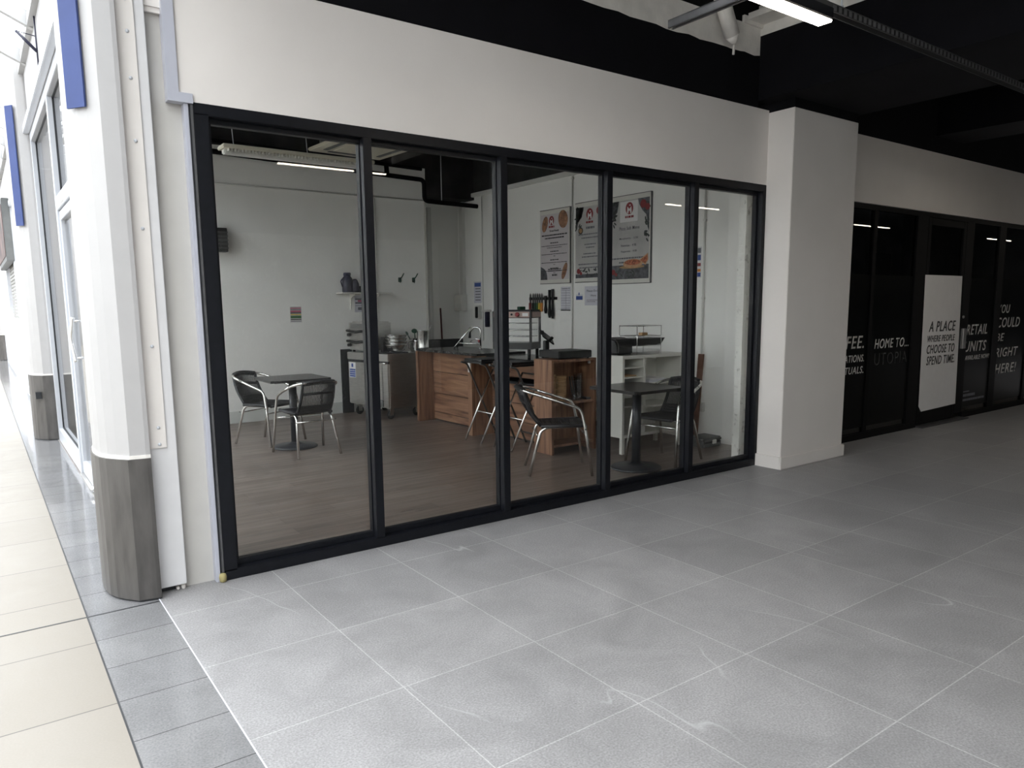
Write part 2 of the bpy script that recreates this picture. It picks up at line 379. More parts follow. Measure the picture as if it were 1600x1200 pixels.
def ell(cu, ch, ru, rh, n=24, rot=0.0, a0=0, a1=2*PI):
    o = []
    full = abs(a1-a0-2*PI) < 1e-6
    for k in range(n if full else n+1):
        a = a0+(a1-a0)*k/n; x, y = ru*math.cos(a), rh*math.sin(a)
        o.append((cu+x*math.cos(rot)-y*math.sin(rot), ch+x*math.sin(rot)+y*math.cos(rot)))
    return o
def greek(mb, pl, u0, u1, h, t, d=0.002, rnd=None):
    """a line of illegible small print: short dashes"""
    r = rnd or random; u = u0
    while u < u1-0.004:
        w = min(r.uniform(0.012, 0.05), u1-u); put_rect(mb, pl, u, u+w, h, h+t, d, d+0.0008); u += w+0.007

# ================================================================== SETTING
struct('floor_corridor', floor_new, B(-0.354, 22.1, -7.2, 0.14, -0.06, 0))
struct('floor_border', floor_strip, B(-0.693, -0.354, -12, 32, -0.06, 0))
struct('floor_cafe', floor_cafe, B(-0.34, 5.56, 0.14, 6.4, -0.06, -0.001))
struct('floor_mall', floor_cream, B(-6.5, -0.693, -12, 32, -0.06, 0))
mb = B(-6.5, -0.36, -0.092, -0.080, -0.01, 0.0012)
struct('trim_1', gasket, mb)                                      # movement joint across the mall floor
struct('trim_2', paper_lilac, B(-0.3565, -0.3515, -7, 0.0, -0.01, 0.0015))   # pale caulk line between old and new tiles
struct('trim_3', gasket, B(-0.697, -0.690, -12, 32, -0.01, 0.001))

# --- wall over the cafe window: white bulkhead, black paint with a ragged edge, bare plaster, dark ceiling
struct('wall_bulkhead', white_wall, B(-0.12, 4.93, 0.0, 0.14, 2.61, 3.26))
edge = []; x = -0.34; rj = random.Random(3)
while x < 4.76:
    edge.append((x, 3.69+rj.choice([0, 0, 0.003, -0.004, 0.006, -0.007])+(0.006 if 2.4 < x < 3.1 else 0))); x += rj.uniform(0.05, 0.16)
edge.append((4.76, 3.70))
struct('wall_bulkhead_black', black_paint, MB().extrude([(-0.34, 0.004, 3.26), (4.76, 0.004, 3.26)]+[(a, 0.004, b) for a, b in reversed(edge)], (0, 0.13, 0)))
struct('wall_bulkhead_plaster', plaster, MB().extrude([(a, 0.004, b) for a, b in edge]+[(4.76, 0.004, 3.93), (-0.34, 0.004, 3.93)], (0, 0.13, 0)))
struct('wall_bulkhead_top', dark_ceiling, B(-0.34, 4.76, 0.03, 0.14, 3.93, 4.14))
# beam across the corridor above the column
mb = B(4.76, 6.0, -7, 0.14, 3.32, 3.86); mb.box(4.92, 5.96, -0.261, 0.14, 3.24, 3.32)
struct('beam_corridor', black_paint, mb)
struct('beam_corridor_plaster', plaster, B(4.765, 5.99, -7, 0.14, 3.86, 4.14))
mb = B(4.5, 4.765, -0.02, 0.004, 3.92, 3.98); mb.box(4.55, 4.765, -0.5, -0.02, 3.95, 4.0)
struct('trim_4', plaster, mb)
struct('ceiling_corridor', dark_ceiling, B(-0.34, 22, -7, 0.14, 4.12, 4.22))
struct('beam_second', black_paint, B(8.2, 8.9, -7, 0.1, 3.45, 4.12))
# column
struct('column_corridor', white_wall, B(4.92, 5.96, -0.261, 0.12, 0, 3.24, 0.004))
mb = MB(); mb.box(4.90, 5.98, -0.281, -0.261, 0, 0.115, 0.004); mb.box(4.90, 4.92, -0.2605, 0.0, 0, 0.115); mb.box(5.96, 5.98, -0.2605, 0.05, 0, 0.115)
struct('baseboard_column', white_wall, mb)
# wall over the far shop front
struct('wall_far_bulkhead', white_wall, B(5.96, 22, 0.05, 0.15, 2.59, 3.266))
struct('wall_far_black', black_paint, B(5.96, 22, 0.052, 0.15, 3.266, 4.12))
struct('wall_end', black_paint, B(22, 22.1, -7.3, 4.2, -0.06, 4.3))
# far side of the corridor (behind the camera)
def mural():
    m, t, p = nt('pale_hoarding_mural'); p.inputs['Roughness'].default_value = 0.7
    tc = node(t, 'ShaderNodeTexCoord'); mp = node(t, 'ShaderNodeMapping'); mp.inputs['Scale'].default_value = (1.2, 1, 1.2); lk(t, tc.outputs['Object'], mp.inputs['Vector'])
    nz = node(t, 'ShaderNodeTexNoise'); sv(nz, Scale=2.6, Detail=1.5, Distortion=1.6); lk(t, mp.outputs[0], nz.inputs['Vector'])
    f = node(t, 'ShaderNodeMath', operation='MULTIPLY'); f.inputs[1].default_value = 9.0; lk(t, nz.outputs['Fac'], f.inputs[0])
    fr = node(t, 'ShaderNodeMath', operation='FRACT'); lk(t, f.outputs[0], fr.inputs[0])
    cr = node(t, 'ShaderNodeValToRGB'); e = cr.color_ramp.elements
    e[0].position = 0.10; e[0].color = (0.90, 0.90, 0.88, 1); e[1].position = 0.15; e[1].color = (0.42, 0.43, 0.42, 1)
    lk(t, fr.outputs[0], cr.inputs[0]); lk(t, cr.outputs[0], p.inputs['Base Color']); return m
struct('wall_opposite_hoarding', mural(), B(-0.34, 5.6, -7.1, -6.98, 0, 2.64))
struct('wall_opposite', black_paint, B(-0.34, 22, -7.2, -7.08, 0, 4.2))

# --- cafe shell
struct('wall_back', shop_wall, B(-0.23, 4.67, 5.88, 6.5, 0, 3.6))
struct('wall_back_black', charcoal, B(-0.23, 4.67, 5.875, 6.5, 3.6, 4.1))
struct('wall_nook', shop_wall, B(4.67, 5.65, 6.38, 6.5, 0, 3.3))
struct('wall_nook_black', charcoal, B(4.67, 5.65, 5.875, 6.5, 3.2, 4.1))
struct('wall_right', shop_wall, B(5.55, 5.65, 0.14, 6.4, 0, 3.27))
struct('wall_right_black', charcoal, B(5.545, 5.65, 0.14, 6.4, 3.27, 4.1))
struct('ceiling_cafe', charcoal, B(-0.23, 5.65, 0.14, 6.5, 3.98, 4.1))
mb = MB(); mb.box(-0.3, 3.2, 5.862, 5.88, 0, 0.13, 0.004); mb.box(-0.3, 3.2, 5.868, 5.88, 0.13, 0.16, 0.003)
struct('baseboard_back', white_wall_old, mb)
mb = MB()
for k in range(12):
    z0, z1 = k*0.275, (k+1)*0.275; j = rj.uniform(-0.006, 0.006)
    mb.box(4.99+j, 5.55, 0.262+j, 0.345, z0, z1)
struct('wall_brick_pier', brick_mat, mb)
struct('wall_pier_side', shop_wall, B(5.2, 5.55, 0.14, 0.258, 0, 3.3))
struct('trim_5', white_plastic, B(5.49, 5.55, 0.35, 6.38, 3.24, 3.30, 0.006))   # cable trunking along the top of the cafe wall
struct('trim_15', white_laminate, B(4.635, 4.672, 5.872, 5.90, 0, 3.12, 0.004))
struct('trim_6', white_plastic, B(4.95, 5.02, 6.33, 6.38, 0, 3.1, 0.004))      # boxed pipe in the nook

# --- cafe window wall (window_1)
w1 = thing('window_1', 'black framed five-pane window wall across the front of the cafe', 'window', (2.48, 0.05, 0), kind='structure')
mb = MB(); mb.box(0, 4.966, 0, 0.09, 2.55, 2.61, 0.003); mb.box(0.08, 4.88, 0.05, 0.1, 2.522, 2.55, 0.003); mb.build('head_rail', black_frame, w1)
mb = MB(); mb.box(0, 4.966, 0, 0.09, 0, 0.062, 0.003); mb.box(0.08, 4.88, 0.05, 0.1, 0.062, 0.098, 0.003); mb.build('sill_rail', black_frame, w1)
for xa, xb in ((0, 0.075), (4.875, 4.966)):
    mb = MB(); mb.box(xa, xb, 0, 0.09, 0.05, 2.56, 0.003)
    mb.box(xa+0.02, xb+0.022 if xa == 0 else xb, 0.052, 0.1, 0.06, 2.55, 0.003) if xa == 0 else mb.box(xa-0.022, xb, 0.052, 0.1, 0.06, 2.55, 0.003)
    mb.build('jamb', black_frame, w1)
MUL = [0.979, 1.985, 2.975, 3.970]
for xm in MUL:
    mb = MB(); mb.box(xm-0.028, xm+0.028, 0, 0.05, 0.06, 2.55, 0.003); mb.box(xm-0.034, xm+0.034, 0.052, 0.062, 0.06, 2.55, 0.002); mb.box(xm-0.030, xm+0.030, 0.06, 0.108, 0.06, 2.55, 0.003)
    mb.build('mullion', black_frame, w1)
EDG = [0.09]+[e for xm in MUL for e in (xm-0.03, xm+0.03)]+[4.86]
for k in range(5):
    MB().box(EDG[2*k], EDG[2*k+1], 0.074, 0.080, 0.09, 2.53).build('glass_pane', shop_glass, w1)

# --- left end of the cafe front: recess, boards, trims
struct('wall_recess', mat('shaded_beige_paint', (0.52, 0.505, 0.475), 0.7, var=0.03), B(-0.24, 0.0, 0.055, 0.14, 0, 3.03))  # beige paint with the column's shade worked into a darker tone
mb = B(-0.20, -0.122, 0.02, 0.14, 3.05, 3.26); mb.box(-0.20, -0.122, 0.03, 0.05, 3.025, 3.05)
struct('wall_recess_head', white_wall, mb)
mb = MB(); mb.box(-0.122, -0.066, -0.012, 0.05, 2.648, 4.0); mb.box(-0.122, 0.0, -0.012, 0.05, 2.60, 2.648)
struct('trim_7', white_pvc, mb)
mb = MB(); mb.box(-0.045, -0.022, 0.0, 0.06, 0.0, 2.60, 0.003)
struct('trim_8', white_pvc, mb)
struct('trim_9', gasket, B(-0.022, -0.012, 0.01, 0.06, 0.05, 2.60))
struct('trim_10', galv, B(-0.012, 0.0, 0.0, 0.06, 0.05, 2.60, 0.002))
tag(MB().lathe([(0.008, 0), (0.019, 0.006), (0.021, 0.030), (0.017, 0.048), (0.005, 0.052)], (-0.012, -0.008, 0.0), 9).build('foam_plug', yellow_foam), 'small yellow lump of foam at foot of black window frame', 'foam')
cb = thing('cover_board', 'tall white painted board beside the near column skirting', 'board', (-0.26, 0.10, 0.03))
MB().box(-0.336, -0.200, 0.0, 0.028, 0.035, 4.0, 0.003).build('board', mat('board_paint', (0.66, 0.655, 0.66), 0.5, var=0.03), cb)
mb = MB(); mb.box(-0.336, -0.250, -0.009, -0.001, 0.81, 4.0, 0.001); cs = mb.build('cover_strip', white_wall, cb); tag(cs, 'white metal strip with screws')
for z in (0.83, 0.92, 1.35, 1.95, 2.38, 2.68, 2.90, 3.05):
    mb = MB(); mb.lathe([(0.009, 0), (0.009, 0.002), (0.006, 0.006), (0.001, 0.007)], n=12); mb.xf(Matrix.Translation((-0.285, -0.009, z)) @ Matrix.Rotation(PI/2, 4, 'X')); mb.build('screw', white_alu, cs)
struct('wall_gap', gasket, B(-0.38, -0.24, 0.05, 0.15, 0, 3.05))
mb = MB(); mb.box(-0.225, -0.205, 0.02, 0.05, 0.0, 0.03, 0.004); mb.box(-0.250, -0.235, 0.02, 0.05, 0.0, 0.02, 0.004)
struct('trim_11', plaster, mb)

# --- mall columns with grey skirting
def pil_poly(y0, g=0.0):
    P = [(-0.36, -0.05), (-0.435, -0.035), (-0.485, 0.03), (-0.520, 0.085), (-0.545, 0.15), (-0.556, 0.22), (-0.560, 0.30), (-0.556, 0.38), (-0.545, 0.45), (-0.520, 0.515), (-0.485, 0.57), (-0.435, 0.635), (-0.36, 0.65)]
    return [(-0.34, y0-g+0.0)]+[(x-g if x < -0.40 else x, y0+0.05+y+(-g if y < 0.3 else g if y > 0.3 else 0)) for x, y in P]+[(-0.34, y0+0.70+g)]
def pilaster(n, y0, ztop):
    c = thing('column_mall', ['white column with dark grey skirting at the corner of the cafe', 'white column with grey skirting and small dark socket, second along the mall', 'far white column with grey skirting at the end of the mall'][n], 'column', (-0.45, y0+0.35, 0), kind='structure')
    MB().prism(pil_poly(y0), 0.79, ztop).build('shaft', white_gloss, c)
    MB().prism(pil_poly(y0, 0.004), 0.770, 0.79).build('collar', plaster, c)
    sk = MB().prism(pil_poly(y0, 0.012), 0.012, 0.772).build('skirting', skirt_grey, c)
    MB().prism(pil_poly(y0, 0.004), 0.0, 0.014).build('base_shadow_strip', gasket, c)  # dark strip paints in the shadow gap at the floor
    if n == 1: MB().box(-0.530, -0.470, y0+0.02, y0+0.09, 0.50, 0.58, 0.003).build('socket', gasket, sk)
    return c
pilaster(0, -0.05, 4.4); pilaster(1, 5.98, 4.38); pilaster(2, 23.0, 4.38)
def banner(a, b, z0, z1, label):
    a, b = Vector(a), Vector(b); d = (b-a).normalized(); n = Vector((d.y, -d.x)) if d.y < 0 else Vector((-d.y, d.x))
    if n.y > 0: n = -n
    p = [a+n*0.012, b+n*0.012, b+n*0.022, a+n*0.022]
    tag(MB().prism([(q.x, q.y) for q in p], z0, z1).build('column_banner', blue_banner), label, 'banner')
banner((-0.541, 0.125), (-0.476, 0.022), 2.52, 4.1, 'plain blue hanging panel high on the near white column')
banner((-0.528, 6.11), (-0.463, 6.015), 2.49, 3.80, 'plain blue hanging panel on the second white column along the mall')

# --- mall side glazing of the cafe (window_3, door_2)
w3 = thing('window_3', 'white framed glazed shop front between the two mall columns', 'window', (-0.30, 4.0, 0), kind='structure')
XA, XB = -0.34, -0.25
def fr(y0, y1, z0, z1, name): MB().box(XA, XB, y0, y1, z0, z1, 0.004).build(name, white_alu, w3)
fr(5.86, 5.97, 0, 3.5, 'jamb'); fr(0.60, 0.70, 0, 3.5, 'jamb')
fr(0.70, 5.86, 3.40, 3.499, 'head_rail'); fr(3.76, 5.86, 0.0, 0.15, 'sill_rail'); fr(0.7, 2.38, 0.0, 0.15, 'sill_rail')
fr(3.66, 3.76, 0, 3.40, 'mullion'); fr(2.38, 2.46, 0, 3.40, 'mullion'); fr(2.46, 3.66, 2.42, 2.54, 'transom')
for (a, b, c, d) in ((3.76, 5.86, 0.15, 3.4), (0.7, 2.38, 0.15, 3.4), (2.46, 3.66, 2.54, 3.4)):
    MB().box(-0.292, -0.286, a, b, c, d).build('glass_pane', mall_glass, w3)
    mb = MB()
    for (p, q, r, s) in ((a, a+0.012, c, d), (b-0.012, b, c, d), (a, b, c, c+0.012), (a, b, d-0.012, d)): mb.box(-0.300, -0.279, p, q, r, s)
    mb.build('gasket', gasket, w3)
tag(w3, kind='structure')
struct('trim_12', white_alu, B(-0.40, -0.34, 0.60, 6.0, 3.50, 3.58, 0.006))
MB().box(-0.345, -0.34, 3.0, 3.3, 2.44, 2.52, 0.002).build('alarm_plate', plaster, w3)
d2 = thing('door_2', 'white framed glass door with curved steel pull handle in the mall shop front', 'door', (-0.30, 3.0, 0), kind='structure')
mb = MB()
for (p, q, r, s) in ((2.47, 2.55, 0.02, 2.41), (3.57, 3.65, 0.02, 2.41), (2.55, 3.57, 0.02, 0.14), (2.55, 3.57, 2.33, 2.41)): mb.box(-0.325, -0.262, p, q, r, s, 0.004)
mb.build('door_frame', white_alu, d2)
MB().box(-0.296, -0.290, 2.55, 3.57, 0.14, 2.33).build('glass_pane', mall_glass, d2)
mb = MB(); mb.tube(smoothed([(-0.33, 2.51, 1.16), (-0.405, 2.51, 1.16)], 0.02), 0.009); mb.tube([(-0.33, 2.51, 1.45), (-0.405, 2.51, 1.45)], 0.009)
mb.tube(catmull([(-0.400, 2.51, 1.13), (-0.412, 2.52, 1.22), (-0.420, 2.53, 1.305), (-0.412, 2.52, 1.39), (-0.400, 2.51, 1.48)]), 0.016, 12)
tag(mb.build('pull_handle', steel_polished, d2), 'curved steel pull handle')
MB().lathe([(0.02, 0), (0.03, 0.02), (0.02, 0.05), (0.004, 0.055)], (-0.345, 2.72, 0.02), 14).build('floor_bolt', steel_polished, d2)
struct('trim_13', steel, B(-0.352, -0.22, 2.46, 3.66, 0, 0.018, 0.003))
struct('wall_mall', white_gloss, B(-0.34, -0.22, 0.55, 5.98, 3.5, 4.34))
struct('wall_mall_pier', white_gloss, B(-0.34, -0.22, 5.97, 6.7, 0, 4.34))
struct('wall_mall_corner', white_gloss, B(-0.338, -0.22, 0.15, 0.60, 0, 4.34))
# next shop along the mall: white frames, roller shutter, projecting sign
w4 = thing('window_4', 'white framed shop front beyond the second mall column', 'window', (-0.3, 10, 0), kind='structure')
for y in (6.72, 8.6, 10.5, 12.4, 16.4, 18.3, 20.4, 22.6): MB().box(-0.36, -0.25, y, y+0.11, 0, 3.5, 0.004).build('mullion', white_alu, w4)
MB().box(-0.355, -0.255, 6.72, 22.7, 3.4, 3.495, 0.004).build('head_rail', white_alu, w4)
MB().box(-0.355, -0.255, 6.73, 12.5, 0, 0.13, 0.004).build('sill_rail', white_alu, w4); MB().box(-0.355, -0.255, 16.41, 22.7, 0, 0.13, 0.004).build('sill_rail', white_alu, w4)
for a, b in ((6.83, 8.6), (8.71, 10.5), (10.61, 12.4), (16.51, 18.3), (18.41, 20.4), (20.51, 22.6)): MB().box(-0.30, -0.294, a, b, 0.13, 3.4).build('glass_pane', mall_glass, w4)
mb = MB()
for k in range(28): mb.box(-0.30, -0.27, 12.55, 16.38, 1.35+k*0.073, 1.35+k*0.073+0.066, 0.01)
tag(mb.build('roller_shutter', shutter_mat), 'grey roller shutter half closed under the brown shop sign', 'shutter')
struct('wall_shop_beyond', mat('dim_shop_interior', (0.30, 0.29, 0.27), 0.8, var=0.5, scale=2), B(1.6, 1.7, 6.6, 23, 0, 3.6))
struct('wall_mall_far', white_gloss, B(-0.34, -0.22, 6.7, 32, 3.5, 4.34))
struct('wall_mall_end', white_gloss, B(-0.34, -0.22, 23.7, 32, 0, 3.5))
sg = thing('shop_sign', 'boxed brown picture sign projecting over a shop far along the mall', 'sign', (-0.42, 13.5, 2.5))
MB().box(-0.46, -0.34, 12.35, 16.5, 2.42, 3.55, 0.01).build('sign_box', grey_plastic, sg)
MB().box(-0.470, -0.458, 12.45, 16.4, 2.52, 3.45, 0.004).build('sign_panel', brown_sign, sg)
# banner bracket high on the mall wall
br_ = thing('wall_bracket', 'small dark triangular bracket high on the white mall wall', 'bracket', (-0.36, 4.0, 3.9))
MB().tube([(-0.352, 3.95, 3.68), (-0.352, 3.95, 4.14)], 0.007).build('back_rod', navy_plastic, br_)
MB().tube([(-0.352, 3.95, 3.84), (-0.50, 3.95, 3.99)], 0.014).build('arm', navy_plastic, br_)
MB().tube([(-0.352, 3.95, 3.97), (-0.50, 3.95, 3.99)], 0.004).build('tie', navy_plastic, br_)

# --- the mall hall
struct('wall_left', mat('bright_white_paint', (0.88, 0.88, 0.87), 0.6, var=0.02), B(-6.7, -6.5, -12, 32, 0, 4.2))
struct('wall_mall_rear', white_gloss, B(-6.6, -0.3, -12.2, -12, 0, 5.6))
struct('wall_mall_front', white_gloss, B(-6.6, -0.3, 32, 32.2, 0, 5.6))
struct('wall_corner_rear', white_gloss, B(-0.34, -0.22, -12, -7.0, 0, 4.2))
struct('beam_opening', white_gloss, B(-0.34, -0.22, -7.0, -0.05, 4.1, 4.4))
mb = MB(); EV, RG = 4.12, 5.55
def rp(x): return EV+(RG-EV)*(1-abs(x+3.42)/3.08)
y = -12
while y < 32:
    for (xa, xb) in ((-0.34, -3.42), (-6.5, -3.42)):
        a, b = Vector((xa, y, rp(xa))), Vector((xb, y, rp(xb)))
        mb.extrude([a, b, b+Vector((0, 0, 0.14)), a+Vector((0, 0, 0.14))], (0, 0.07, 0))
    y += 1.25
for x in (-0.36, -1.1, -1.9, -2.65, -3.42, -4.2, -4.95, -5.7, -6.48): mb.box(x-0.03, x+0.03, -12, 32, rp(x)+0.01, rp(x)+0.10)
struct('roof_frame', mat('roof_frame_paint', (0.40, 0.40, 0.40), 0.5, var=0.03), mb)
mb = MB()
for (xa, xb) in ((-0.34, -3.42), (-6.5, -3.42)):
    mb.extrude([(xa, -12, rp(xa)+0.12), (xb, -12, rp(xb)+0.12), (xb, 32, rp(xb)+0.12), (xa, 32, rp(xa)+0.12)], (0, 0, 0.012))
struct('roof_glazing', roof_glass, mb)

# --- far black shop front (window_2, door_1)
w2 = thing('window_2', 'black framed shop front covered in black film beyond the white column', 'window', (9, 0.1, 0), kind='structure')
def fb(x0, x1, z0, z1, name, y0=0.08, y1=0.13): MB().box(x0, x1, y0, y1, z0, z1, 0.003).build(name, far_frame, w2)
fb(5.96, 14.0, 2.535, 2.59, 'head_rail'); fb(5.96, 8.22, 0, 0.075, 'sill_rail'); fb(9.48, 14.0, 0, 0.075, 'sill_rail')
for a, b in ((5.96, 6.04), (6.99, 7.06), (7.96, 8.22), (9.24, 9.46), (10.24, 10.44), (11.42, 11.50), (12.6, 12.7), (13.9, 14.0)): fb(a, b, 0.075, 2.535, 'mullion' if b-a < 0.15 else 'post')
BAY = ((6.04, 6.99), (7.06, 7.96), (9.46, 10.24), (10.44, 11.42), (11.5, 12.6), (12.7, 13.9))
for a, b in BAY:
    MB().box(a, b, 0.100, 0.106, 0.075, 2.535).build('glass_pane', tint_glass, w2)
    tag(MB().box(a, b, 0.094, 0.0985, 0.14, 1.84).build('window_film', black_film, w2), 'black film on lower glass')
dr = thing('door_1', 'black framed glass door with a white sheet taped inside the film', 'door', (8.73, 0.1, 0), kind='structure')
mb = MB()
for (p, q, r, s) in ((8.225, 8.30, 0.03, 2.53), (9.16, 9.235, 0.03, 2.53), (8.30, 9.16, 0.03, 0.19), (8.30, 9.16, 2.45, 2.53)): mb.box(p, q, 0.08, 0.12, r, s, 0.003)
mb.build('door_frame', far_frame, dr)
MB().box(8.30, 9.16, 0.100, 0.106, 0.19, 2.45).build('glass_pane', tint_glass, dr)
mb = MB(); mb.box(9.275, 9.36, 0.045, 0.081, 0.93, 1.19, 0.004)
tag(mb.build('handle_plate', steel, dr), 'steel handle plate')
mb = MB(); mb.lathe([(0.02, 0), (0.02, 0.012), (0.012, 0.016)], n=16); mb.xf(Matrix.Translation((9.30, 0.080, 1.34)) @ Matrix.Rotation(PI/2, 4, 'X')); mb.build('lock_cylinder', steel, dr)
struct('trim_14', galv, B(8.22, 9.48, -0.01, 0.13, 0, 0.016, 0.003))
mb = MB(); mb.box(6.0, 14.2, 3.4, 3.5, 0, 3.5); struct('wall_dark_room', mat('dark_room_paint', (0.6, 0.6, 0.59), 0.8, var=0.4, scale=1.2), mb)
struct('wall_dark_room_side', MATS['dark_room_paint'], B(14.0, 14.1, 0.13, 3.5, 0, 3.5))
struct('wall_dark_room_near', MATS['dark_room_paint'], B(5.9, 5.96, 0.13, 3.5, 0, 3.5))
struct('ceiling_dark_room', dark_ceiling, B(5.9, 14.1, 0.15, 3.5, 3.3, 3.4))
struct('floor_dark_room', floor_cafe, B(5.9, 14.1, 0.14, 3.5, -0.06, -0.002))
tag(B(9.6, 10.15, 1.5, 1.6, 1.2, 2.25, 0.004).build('display_board', grey_plastic, w2), 'dim grey board inside the dark shop')
PF = Plane((0, 0.094, 0), (1, 0, 0), (0, -1, 0))
def vinyl(name, rows, label, m=vinyl_white, shear=0.2, bold=0.010, pln=PF):
    t = thing(name, label, 'lettering', pln.at(rows[0][1], rows[-1][3]))
    for body, u0, u1, h0, h1 in rows:
        mb = MB(); put_text(mb, pln, body, u0, u1, h0, h1, 0.001, bold, shear); mb.build('text_line', m, t)
    return t
vinyl('vinyl_lettering', [('COFFEE.', 6.12, 6.93, 1.035, 1.175), ('CONVERSATIONS.', 6.08, 6.95, 0.885, 0.965), ('RITUALS.', 6.45, 6.95, 0.755, 0.835)], 'white lettering ending FEE on the black pane nearest the column')
vinyl('vinyl_lettering', [('HOME TO...', 7.16, 7.94, 1.015, 1.125)], 'white lettering reading HOME TO on the black shop front')
vinyl('vinyl_lettering', [('UTOPIA', 7.17, 7.92, 0.825, 0.965)], 'barely visible dark lettering reading UTOPIA under white HOME TO', gloss_black, 0.0, -0.005)
vinyl('vinyl_lettering', [('RETAIL', 9.47, 10.10, 1.10, 1.235), ('UNITS', 9.45, 10.10, 0.875, 1.015), ('AVAILABLE NOW!', 9.48, 10.22, 0.765, 0.825)], 'white lettering reading RETAIL UNITS AVAILABLE NOW right of the door')
vinyl('vinyl_lettering', [('YOU', 10.40, 10.79, 1.37, 1.49), ('COULD', 10.40, 11.17, 1.17, 1.31), ('BE', 10.41, 10.67, 0.98, 1.09), ('RIGHT', 10.42, 11.18, 0.755, 0.885), ('HERE!', 10.44, 11.17, 0.52, 0.66)], 'white lettering reading YOU COULD BE RIGHT HERE on the black glass')
rg = random.Random(5); t = thing('contact_details', 'tiny grey contact lines low on the black pane under RETAIL UNITS', 'lettering', PF.at(9.5, 0.215))
for a, b, h, k in ((9.51, 9.68, 0.335, 0.016), (9.51, 9.86, 0.275, 0.036), (9.51, 10.16, 0.215, 0.03)):
    mb = MB(); greek(mb, PF, a, b, h, k, 0.001, rg); mb.build('text_line', print_grey, t)
ps = thing('paper_sheet', 'tall white sheet with slanted black lettering on the black door', 'poster', (8.73, 0.05, 0.19))
mb = MB().extrude([(8.21, 0.077, 1.86), (9.19, 0.077, 1.86), (9.25, 0.076, 0.28), (9.25, 0.074, 0.21), (8.33, 0.075, 0.19), (8.26, 0.076, 0.26)], (0, 0.0015, 0)); mb.build('sheet', paper_white, ps)
mb = MB(); PS = Plane((0, 0.0755, 0), (1, 0, 0), (0, -1, 0))
for body, u0, u1, h0, h1 in (('A PLACE', 8.39, 9.10, 1.17, 1.30), ('WHERE PEOPLE', 8.37, 9.10, 1.045, 1.125), ('CHOOSE TO', 8.37, 9.11, 0.90, 1.01), ('SPEND TIME.', 8.38, 9.13, 0.76, 0.87)): put_text(mb, PS, body, u0, u1, h0, h1, -0.002, 0.009, 0.2, 0.004)
mb.build('lettering', print_black, ps)

# ================================================================== CORRIDOR LAMPS AND CHANNELS
def led_lamp(x0, x1, y, label, h=0.045):
    t = thing('led_lamp', label, 'lamp', ((x0+x1)/2, y, 3.0), 'linear lamps along the corridor')
    mb = B(x0, x1, y-h, y+h, 3.012, 3.07, 0.004); mb.build('housing', black_frame, t)
    MB().box(x0+0.005, x1-0.005, y-h+0.005, y+h-0.005, 3.000, 3.013, 0.003).build('diffuser', led, t)
    return t
led_lamp(1.50, 2.745, -1.88, 'lit linear lamp hanging under the channel in front of the cafe bulkhead')
led_lamp(1.62, 2.84, -3.35, 'lit linear lamp in the second row, over the corridor facing the cafe window', 0.026)
led_lamp(7.4, 8.6, -1.88, 'lit linear lamp under the slotted channel beyond the white column')
led_lamp(13.2, 14.4, -1.88, 'lit linear lamp at the far end of the slotted channel')
led_lamp(7.4, 8.6, -3.35, 'lit linear lamp over the corridor opposite the white column', 0.026)
led_lamp(12.7, 14.0, -3.35, 'lit linear lamp over the corridor beyond the black shop front', 0.026)
led_lamp(18.6, 19.9, -3.35, 'lit linear lamp at the dark end of the corridor', 0.026)
def perforated():
    m, t, p = nt('perforated_channel'); p.inputs['Roughness'].default_value = 0.5; p.inputs['Metallic'].default_value = 0.3
    tc = node(t, 'ShaderNodeTexCoord'); sp = node(t, 'ShaderNodeSeparateXYZ'); lk(t, tc.outputs['Object'], sp.inputs[0])
    f = node(t, 'ShaderNodeMath', operation='MULTIPLY'); f.inputs[1].default_value = 20.0; lk(t, sp.outputs['X'], f.inputs[0])
    fr_ = node(t, 'ShaderNodeMath', operation='FRACT'); lk(t, f.outputs[0], fr_.inputs[0])
    cr = node(t, 'ShaderNodeValToRGB'); cr.color_ramp.interpolation = 'CONSTANT'; e = cr.color_ramp.elements
    e[0].color = (0.15, 0.15, 0.155, 1); e[1].position = 0.6; e[1].color = (0.005, 0.005, 0.005, 1)
    lk(t, fr_.outputs[0], cr.inputs[0]); lk(t, cr.outputs[0], p.inputs['Base Color']); return m
perf = perforated()
ch = thing('support_channel', 'long dark slotted metal channel running along the corridor ceiling', 'channel', (7, -1.86, 3.08))
mb = MB(); mb.box(1.0, 15, -1.885, -1.88, 3.075, 3.115); mb.box(1.0, 15, -1.84, -1.835, 3.075, 3.115); mb.box(1.0, 15, -1.885, -1.835, 3.112, 3.117)
mb.build('channel', dark_tube, ch)
MB().box(2.80, 15, -1.888, -1.8845, 3.080, 3.108).build('slotted_face', perf, ch)
for x in (2.92, 5.6, 8.5):
    mb = MB(); mb.tube([(x, -1.86, 3.11), (x, -1.86, 4.12)], 0.005, 8); mb.lathe([(0.012, 0), (0.012, 0.02)], (x, -1.86, 3.115), 8); mb.build('hanger', white_alu, ch)
c2 = thing('support_channel', 'short grey metal channel running across the corridor towards the cafe wall', 'channel', (2.37, -2.8, 3.08))
mb = MB(); mb.box(2.352, 2.357, -4.6, -1.13, 3.12, 3.16); mb.box(2.390, 2.395, -4.6, -1.13, 3.12, 3.16); mb.box(2.352, 2.395, -4.6, -1.13, 3.157, 3.162); mb.box(2.352, 2.364, -4.6, -1.13, 3.118, 3.122); mb.box(2.383, 2.395, -4.6, -1.13, 3.118, 3.122)
mb.build('channel', galv, c2)
MB().tube([(2.373, -2.9, 3.16), (2.373, -2.9, 4.12)], 0.005, 8).build('hanger', white_alu, c2)
